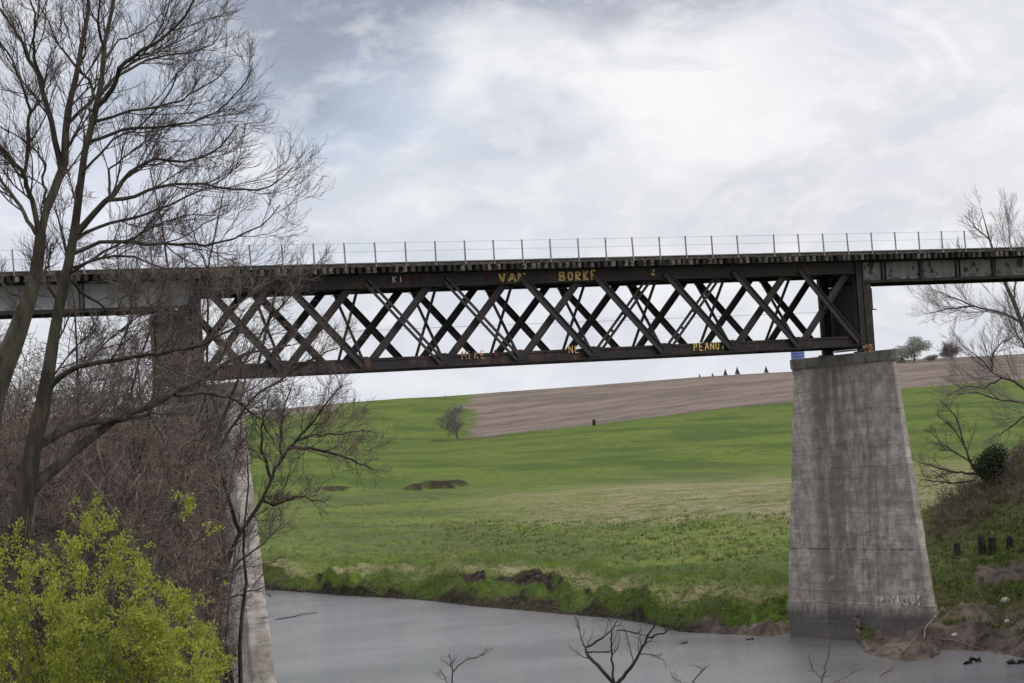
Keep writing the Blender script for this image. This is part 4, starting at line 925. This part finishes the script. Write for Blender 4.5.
# silo
t = NT('blue_silo_enamel', 0.35, 0.5); x_, y_, z_ = t.sep(t.pos)
band_ = t.n('ShaderNodeTexWave'); band_.bands_direction = 'Z'; band_.inputs['Scale'].default_value = 0.22; t.l(t.pos, band_.inputs['Vector'])
t.col(t.mix(t.ramp(band_.outputs['Fac'], 0.6, 0.9, 0, 0.35), (0.06, 0.11, 0.32), (0.32, 0.37, 0.5))); M['silo'] = t.m
M['silowhite'] = m_simple('pale_silo_roof', (0.6, 0.62, 0.66), (0.7, 0.72, 0.75), 1, 0.4)
sb = W(799, 372, 1150); sb[2] = on_ground(799, 1150)[2]-1; ztop_ = W(799, 347, 1150)[2]
sr_ = empty('silo', sb, 'blue farm silo on the far hill peeking out above the right pier cap', 'silo')
m = MB(); rings = []
for z in (sb[2], sb[2]+3, sb[2]+6, ztop_-0.9): rings.append([(sb[0]+3.3*cos(a), sb[1]+3.3*sin(a), z) for a in np.linspace(0, 2*pi, 25)[:-1]])
m.prism(rings); m.build('tank', M['silo'], sr_, smooth=False)
m = MB(); m.prism([[(sb[0]+q*cos(a), sb[1]+q*sin(a), z) for a in np.linspace(0, 2*pi, 25)[:-1]] for q, z in ((3.42, ztop_-0.895), (3.42, ztop_-0.75), (2.5, ztop_-0.25), (1.0, ztop_), (0.3, ztop_+0.1))]); m.build('roof', M['silowhite'], sr_, smooth=True)
# short dark post and field fence
pp = on_ground(598, 838); o = MB(); o.prism([[(pp[0]+q*cos(a)*0.8, pp[1]+q*sin(a)*0.8, z) for a in np.linspace(0, 2*pi, 9)[:-1]] for q, z in ((0.75, pp[2]-0.3), (0.78, pp[2]+0.9), (0.7, pp[2]+1.7), (0.45, pp[2]+2.1))])
o = o.build('tree_stump', M['darkwood']); tag(o, 'short dark stump standing alone on the edge of the plowed field', 'stump')
fr = empty('field_fence', on_ground(500, 846), 'thin wire fence along the lower edge of the plowed field', 'fence')
wm = MB(); prev = None
for k, u in enumerate(np.linspace(478, 792, 46)):
    p = on_ground(u, 847); m = MB(); m.beam(p-np.array([0, 0, .2]), p+np.array([0, 0, 1.25]), 0.08, 0.08, (1, 0, 0)); m.build('fence_post', M['farwood'], fr)
    if prev is not None:
        for z in (0.5, 1.2): wm.beam(prev+np.array([0, 0, z]), p+np.array([0, 0, z]), 0.015, 0.015, (0, 0, 1))
    prev = p
wm.build('wire', M['farwood'], fr)

# ---- right bank details
def stake(label, u, v, r, h, w, mat, tilt=0.0, name='wood_piling', group='old pilings on the right bank'):
    p = W(u, v, r); gzv = gz(p[0], p[1]); b = np.array([p[0], p[1], gzv-0.6]); n = 10
    rings = []; ax = Rv*tilt
    for q, t in ((1.08, 0), (1.0, 0.35), (0.95, 0.7), (0.9, 0.95), (0.55, 1.0)):
        c = b+np.array([0, 0, (h+0.6)*t])+ax*t*h
        rings.append([(c[0]+w*q*cos(a)*(1+0.12*sin(3*a+u)), c[1]+w*q*sin(a), c[2]+(0.12*sin(a+u) if t == 1.0 else 0)) for a in np.linspace(0, 2*pi, n+1)[:-1]])
    m = MB(); m.prism(rings); o = m.build(name, mat); tag(o, label, 'piling', group); return o
def r_for(u, v):     # distance at which the ray of (u,v) meets the ground of the right bank
    d = ray(u, v); a = math.atan2(d[0], d[1]); s = d[2]/math.hypot(d[0], d[1]); rr, zz = prof(a); R_ = np.linspace(140, 240, 400); Z_ = np.interp(R_, rr[:, 0], zz[:, 0]); k = np.argmax(Z_ > s*R_); return R_[k]
stake('leftmost dark rotten piling on the bank beside the right pier', 957, 556, r_for(957, 556), 0.95, 0.27, M['darkwood'], 0.05)
stake('thick dark piling left one of the close pair above the path', 982.5, 552, r_for(982, 552), 1.15, 0.28, M['darkwood'], -0.03)
stake('thick dark piling right one of the close pair above the path', 992.5, 553, r_for(992, 553), 1.05, 0.30, M['darkwood'], 0.06)
stake('squat dark piling at the right end near the frame edge', 1009, 546, r_for(1009, 546), 0.6, 0.26, M['darkwood'], 0.1)
stake('short grey post standing in the grass below the dirt path', 982, 589, r_for(982, 589), 0.95, 0.22, M['log'], 0.0, 'short_post', None)
def rock(label, u, v, w, mat, name='rock', r=None, flat=0.7, group=None, z=None, cat_='rock'):
    r = r or r_for(u, v); p = W(u, v, r); zz = gz(p[0], p[1]) if z is None else z
    import bmesh
    bm = bmesh.new(); bmesh.ops.create_icosphere(bm, subdivisions=3, radius=1.0); q = random.Random(int(u*3+v))
    o3 = [q.uniform(0, 20) for _ in range(3)]
    for vt in bm.verts:
        c = vt.co; n_ = fbm(np.array([c.x*1.4+o3[0]+c.z]), np.array([c.y*1.4+o3[1]-c.z*0.7]), 3, 3)[0]
        vt.co = c*(1+n_*0.7); vt.co.z *= flat; vt.co *= w
    me = bpy.data.meshes.new(name); bm.to_mesh(me); bm.free(); me.materials.append(mat)
    o = bpy.data.objects.new(name, me); COL.objects.link(o); o.location = (p[0], p[1], zz+w*flat*0.25); o.rotation_euler.z = q.uniform(0, 6); tag(o, label, cat_, group)
rock('large white rock in the grass near the right edge of the frame', 1006, 603, 0.33, M['rock'])
rock('round pale rock on the mud right of the right pier', 955, 638, 0.24, M['rock'])
rock('small pale rock on the muddy slope below the large white rock', 1007, 622, 0.15, M['rock'])
rock('small pale rock at the foot of the right pier', 909, 634, 0.12, M['rock'], r=147)
rock('small pale stone at the water edge below the right pier', 928, 649, 0.16, M['rock'])
rock('reddish dark rock at the waterline left of the right pier', 750, 638.5, 0.34, M['rockdark'], r=r_for(750, 640)-2, flat=0.45, z=WATER-0.03)
rock('dark flat rock in the shallows under the far bank', 684, 640, 0.36, M['rockdark'], r=164, flat=0.35, z=WATER-0.03)
k = 0
rnd = random.Random(8)
pebbles = []
def pebble_patch():
    Vs = []; Fs = []; o = 0
    for _ in range(520):
        u = rnd.uniform(868, 1060); v = rnd.uniform(615, 662); r = r_for(u, v); 
        if r <= 140.3: continue
        p = W(u, v, r); z = gz(p[0], p[1]); s = rnd.uniform(0.03, 0.11)
        P = np.array([(1, 0, 0), (0, 1, 0), (-1, 0, 0), (0, -1, 0), (0, 0, 0.8), (0, 0, -0.5)])*s*np.array([1, 1, 0.8])+[p[0], p[1], z]+rng.normal(size=(6, 3))*s*0.2
        Vs.append(P); Fs.append(np.array([(0, 1, 4), (1, 2, 4), (2, 3, 4), (3, 0, 4), (1, 0, 5), (2, 1, 5), (3, 2, 5), (0, 3, 5)])+o); o += 6
    ob = fast_mesh('gravel', np.concatenate(Vs), np.concatenate(Fs), M['rockdark']); tag(ob, 'scattered stones on the muddy beach', 'gravel', None, 'stuff')
pebble_patch()
def stick(name, label, pts, rad, mat, cat_='driftwood', group=None, side=3):
    P = resample(pts, 12)[None]; P = P+0; P[0, 1:-1] += rng.normal(size=(10, 3))*rad*0.5; R = rad*np.linspace(1, 0.4, 12)[None]
    root = empty(name, P[0, 0], label, cat_, group)
    fast_mesh('trunk', *tubes(P, R, 7), mat, root, smooth=True)
    for _k in range(side):
        a = grow(P, R, 1, np.linalg.norm(P[0, -1]-P[0, 0])*0.35, (0.4, 0.9), 0.1, 0.15, 0.55, 6, 0.3, rad*0.15, rad*0.5); fast_mesh('branch', *tubes(*a, 5), mat, root, smooth=True)
    return root
def GP(u, v, r=None, lift=0.1):
    r = r or r_for(u, v); p = W(u, v, r); return (p[0], p[1], max(gz(p[0], p[1]), WATER)+lift)
# log leaning on the pier
x1, y1, z1 = pface(857, 613); x2, y2, z2 = pface(868, 642)
stick('driftwood_log', 'brown log leaning upright against the foot of the right pier', [(x2-1.1, y2-0.6, -14.9), (x2-0.7, y2-0.2, -13.8), (x1-0.30, y1, z1)], 0.17, M['log'], side=2)
a = W(924, 660, 139); stick('driftwood_branch', 'long bleached branch slanting up from the water to the muddy beach', [W(872, 672, 134)*[1, 1, 0]+[0, 0, WATER-0.05], W(888, 663, 138)*[1, 1, 0]+[0, 0, WATER+0.12], GP(905, 652, 146, 0.25), GP(918, 644, 149, 0.5)], 0.05, M['log'], side=2)
stick('driftwood_branch', 'forked pale branch sticking out beside the pier corner on the mud', [GP(924, 641, 149.5, 0.05), GP(925, 634, 149.8, 0.6), GP(933, 627, 150.5, 0.9), GP(944, 620, 151.5, 1.3)], 0.045, M['drift'], side=2)
stick('driftwood_branch', 'thin brown branch lying on the mud right of the pale forked one', [GP(940, 640, None, 0.08), GP(962, 646, None, 0.15), GP(984, 652, None, 0.12)], 0.05, M['log'], side=4)
stick('driftwood_log', 'dark waterlogged wood lying in the shallows at the lower right', [W(966, 660, 140)*[1, 1, 0]+[0, 0, WATER], W(974, 657.5, 141.5)*[1, 1, 0]+[0, 0, WATER+0.16], W(980, 658.5, 141)*[1, 1, 0]+[0, 0, WATER+0.03]], 0.16, M['darkwood'], side=3)
stick('driftwood_log', 'long dark log half sunk at the right edge of the frame', [W(1007, 658.5, 139)*[1, 1, 0]+[0, 0, WATER+0.02], W(1026, 659, 139)*[1, 1, 0]+[0, 0, WATER+0.12], W(1045, 660, 139)*[1, 1, 0]+[0, 0, WATER]], 0.16, M['darkwood'], side=0)
stick('driftwood_branch', 'thin dark stick lying on the river surface right of the left pier', [W(275, 606, 216)*[1, 1, 0]+[0, 0, WATER], W(296, 605, 218)*[1, 1, 0]+[0, 0, WATER+0.10], W(316, 603, 222)*[1, 1, 0]+[0, 0, WATER]], 0.06, M['darkwood'], side=3)

# ------------------------------------------------------------------ grass tufts
def grass():
    a0, a1 = az_of(230, 560), az_of(1060, 560)
    Vs = []; Cs = []
    def scatter(n, t0, t1, size, dryp, amin=a0, amax=a1, power=1.0, spread=0.6, darkp=0.3):
        az = rng.uniform(amin, amax, n); t = t0+(t1-t0)*rng.random(n)**power
        rr, zz = prof(az); i = np.floor(t).astype(int); f = t-i; c = np.arange(n)
        r = rr[i, c]*(1-f)+rr[i+1, c]*f
        # sample the actual mesh height
        col_i = np.clip(np.searchsorted(azall, az), 1, n_a-1); z = np.empty(n)
        for k in range(n): z[k] = np.interp(r[k], RG[:, col_i[k]], ZG[:, col_i[k]])
        m_ = np.array([np.interp(r[k], RG[:, col_i[k]], (soil+mud)[:, col_i[k]]) for k in range(n)]) < 0.45+rng.random(n)*0.4
        p = np.stack([r*np.sin(az), r*np.cos(az), z], -1)[m_]; nn = len(p)
        cl = fbm(p[:, 0]/6, p[:, 1]/6, 41, 3)
        B = 7; k = np.repeat(np.arange(nn), B); N = len(k)
        c0 = p[k]+rng.normal(size=(N, 3))*np.array([size*.55, size*.55, 0]); d = nrm(rng.normal(size=(N, 3))*spread+[0, 0, 1]); s = nrm(np.cross(d, rng.normal(size=(N, 3))))
        L_ = size*(0.5+0.8*rng.random((N, 1))); w = L_*0.16
        V = np.stack([c0-s*w-[0, 0, 0.06], c0+s*w-[0, 0, 0.06], c0+d*L_+s*w*0.2], 1)
        tt_ = np.clip((rng.random(nn) < darkp)*0.8+rng.random(nn)*0.4, 0, 1)[k]; dr = ((rng.random(nn)+cl*0.8) < dryp)[k]*(0.5+0.5*rng.random(N))
        C = np.stack([tt_, dr, 0*dr, 0*dr+1], -1)
        Vs.append(V.reshape(-1, 3)); Cs.append(np.repeat(C, 3, 0))
    scatter(5500, 7.22, 8.2, 0.21, 0.30, darkp=0.15); scatter(6500, 7.9, 9.2, 0.22, 0.45, darkp=0.12); scatter(6000, 9, 11.8, 0.20, 0.35, power=0.8, darkp=0.12)
    scatter(5000, 7.8, 10.4, 0.30, 0.55, az_of(930, 560), az_of(1060, 560), darkp=0.6)
    scatter(1300, 9.3, 11.0, 0.42, 0.25, az_of(440, 520), az_of(800, 520), darkp=0.3, spread=0.9); scatter(700, 9.0, 11.4, 0.34, 0.3, darkp=0.5, spread=0.9)
    V = np.concatenate(Vs); F = np.arange(len(V)).reshape(-1, 3)
    o = fast_mesh('grass', V, F, M['grassblade'], col=np.concatenate(Cs)); tag(o, 'rough green and straw grass growing on the river banks and meadow', 'grass', None, 'stuff')
grass()

# ------------------------------------------------------------------ sky and light
SUN_AZ, SUN_EL = YAW+radians(118), radians(48)       # behind and right of the camera
wd = bpy.data.worlds.new('World'); S.world = wd; wd.use_nodes = True; nt = wd.node_tree; nt.nodes.clear()
class WN(NT):
    def __init__(s): s.t = nt
wn = WN(); out = wn.n('ShaderNodeOutputWorld'); bg = wn.n('ShaderNodeBackground'); wn.l(bg.outputs[0], out.inputs[0]); bg.inputs[1].default_value = 0.1
sky = wn.n('ShaderNodeTexSky'); sky.sky_type = 'NISHITA'; sky.sun_disc = False; sky.sun_elevation = SUN_EL; sky.sun_rotation = SUN_AZ; sky.dust_density = 2.0
tc = wn.n('ShaderNodeTexCoord'); dirv = tc.outputs['Generated']
dx, dy, dz = wn.sep(dirv)
azn = wn.math('ARCTAN2', dx, dy); eln = wn.math('ARCSINE', dz)
cv = wn.n('ShaderNodeCombineXYZ'); wn.l(azn, cv.inputs[0]); wn.l(wn.math('MULTIPLY', eln, 1.8), cv.inputs[1]); ae = cv.outputs[0]
n_big = wn.noise(5.5, 6, ae, 0.5, 0.25); n_mid = wn.noise(14, 7, ae, 0.55, 0.4); n_fin = wn.noise(34, 6, ae, 0.6, 0.2)
warp = wn.math('SUBTRACT', n_mid, 0.5); warp2 = wn.math('SUBTRACT', n_big, 0.5)
def blob(u, v, su, sv, lo=1.3, hi=0.2, k=0.13):
    d = ray(u, v); a0 = math.atan2(d[0], d[1]); e0 = math.asin(d[2]/np.linalg.norm(d)); a = wn.math('DIVIDE', wn.math('ADD', wn.math('SUBTRACT', azn, a0), wn.math('MULTIPLY', warp, k)), su/FPX)
    b = wn.math('DIVIDE', wn.math('ADD', wn.math('SUBTRACT', eln, e0), wn.math('MULTIPLY', warp2, k)), sv/FPX)
    r2 = wn.math('SQRT', wn.math('ADD', wn.math('MULTIPLY', a, a), wn.math('MULTIPLY', b, b))); return wn.ramp(r2, lo, hi)
base = wn.mix(wn.ramp(n_big, 0.38, 0.62), (0.60, 0.62, 0.69), (0.76, 0.765, 0.80))
base = wn.mix(wn.ramp(n_mid, 0.44, 0.62, 0, 0.55), base, (0.90, 0.90, 0.915))
for (u, v, su, sv, c, s) in ((270, 120, 330, 200, (0.40, 0.48, 0.62), 0.85), (400, -25, 300, 120, (0.27, 0.305, 0.39), 0.95), (560, -15, 260, 60, (0.31, 0.335, 0.41), 0.9), (60, 210, 240, 130, (0.74, 0.76, 0.86), 0.7), (330, 170, 190, 60, (0.74, 0.76, 0.81), 0.6), (560, 95, 210, 60, (0.92, 0.915, 0.92), 0.8),
                             (960, 60, 220, 150, (0.93, 0.925, 0.94), 0.7), (860, 30, 130, 90, (0.74, 0.735, 0.80), 0.6), (900, 170, 160, 50, (0.72, 0.72, 0.78), 0.6), (700, 90, 150, 60, (0.93, 0.925, 0.92), 0.7), (620, 180, 110, 40, (0.98, 0.97, 0.96), 0.5), (520, 210, 260, 45, (0.66, 0.68, 0.74), 0.6), (650, 290, 700, 60, (0.80, 0.84, 0.91), 0.35), (250, 140, 70, 60, (0.95, 0.95, 0.97), 0.7), (350, 110, 70, 60, (0.55, 0.62, 0.74), 0.7), (430, 215, 90, 30, (0.90, 0.90, 0.92), 0.45)):
    base = wn.mix(wn.math('MULTIPLY', blob(u, v, su, sv), s), base, c)
base = wn.mix(wn.ramp(wn.noise(9, 8, ae, 0.58, 0.8), 0.50, 0.60, 0, 0.30), base, (0.52, 0.55, 0.62))
base = wn.mix(wn.ramp(n_fin, 0.45, 0.68, 0, 0.30), base, (0.98, 0.975, 0.97))
# horizon haze and a brighter zenith, as under any cloud deck
base = wn.mix(wn.ramp(eln, 0.055, 0.0, 0, 0.8), base, (0.80, 0.835, 0.90))
zen = wn.math('ADD', 1.0, wn.ramp(eln, 0.30, 1.3, 0, 0.9))
cl = wn.n('ShaderNodeVectorMath'); cl.operation = 'SCALE'; wn.l(base, cl.inputs[0]); wn.l(wn.math('MULTIPLY', zen, 10.0*1.09), cl.inputs[3])
fin = wn.mix(0.93, sky.outputs[0], cl.outputs[0]); wn.l(fin, bg.inputs[0])

sl_ = bpy.data.lights.new('sun', 'SUN'); sl_.energy = 1.3; sl_.angle = radians(14); sl_.color = (1.0, 0.95, 0.88)
so = bpy.data.objects.new('sun', sl_); COL.objects.link(so)
sd = Vector((sin(SUN_AZ)*cos(SUN_EL), cos(SUN_AZ)*cos(SUN_EL), sin(SUN_EL))); so.rotation_euler = sd.to_track_quat('Z', 'Y').to_euler()

S.render.engine = 'CYCLES'
S.view_settings.view_transform = 'Standard'; S.view_settings.look = 'None'; S.view_settings.exposure = 0.0; S.view_settings.gamma = 1.0; S.view_settings.use_curve_mapping = False
S.cycles.max_bounces = 6; S.cycles.diffuse_bounces = 3; S.cycles.transmission_bounces = 4
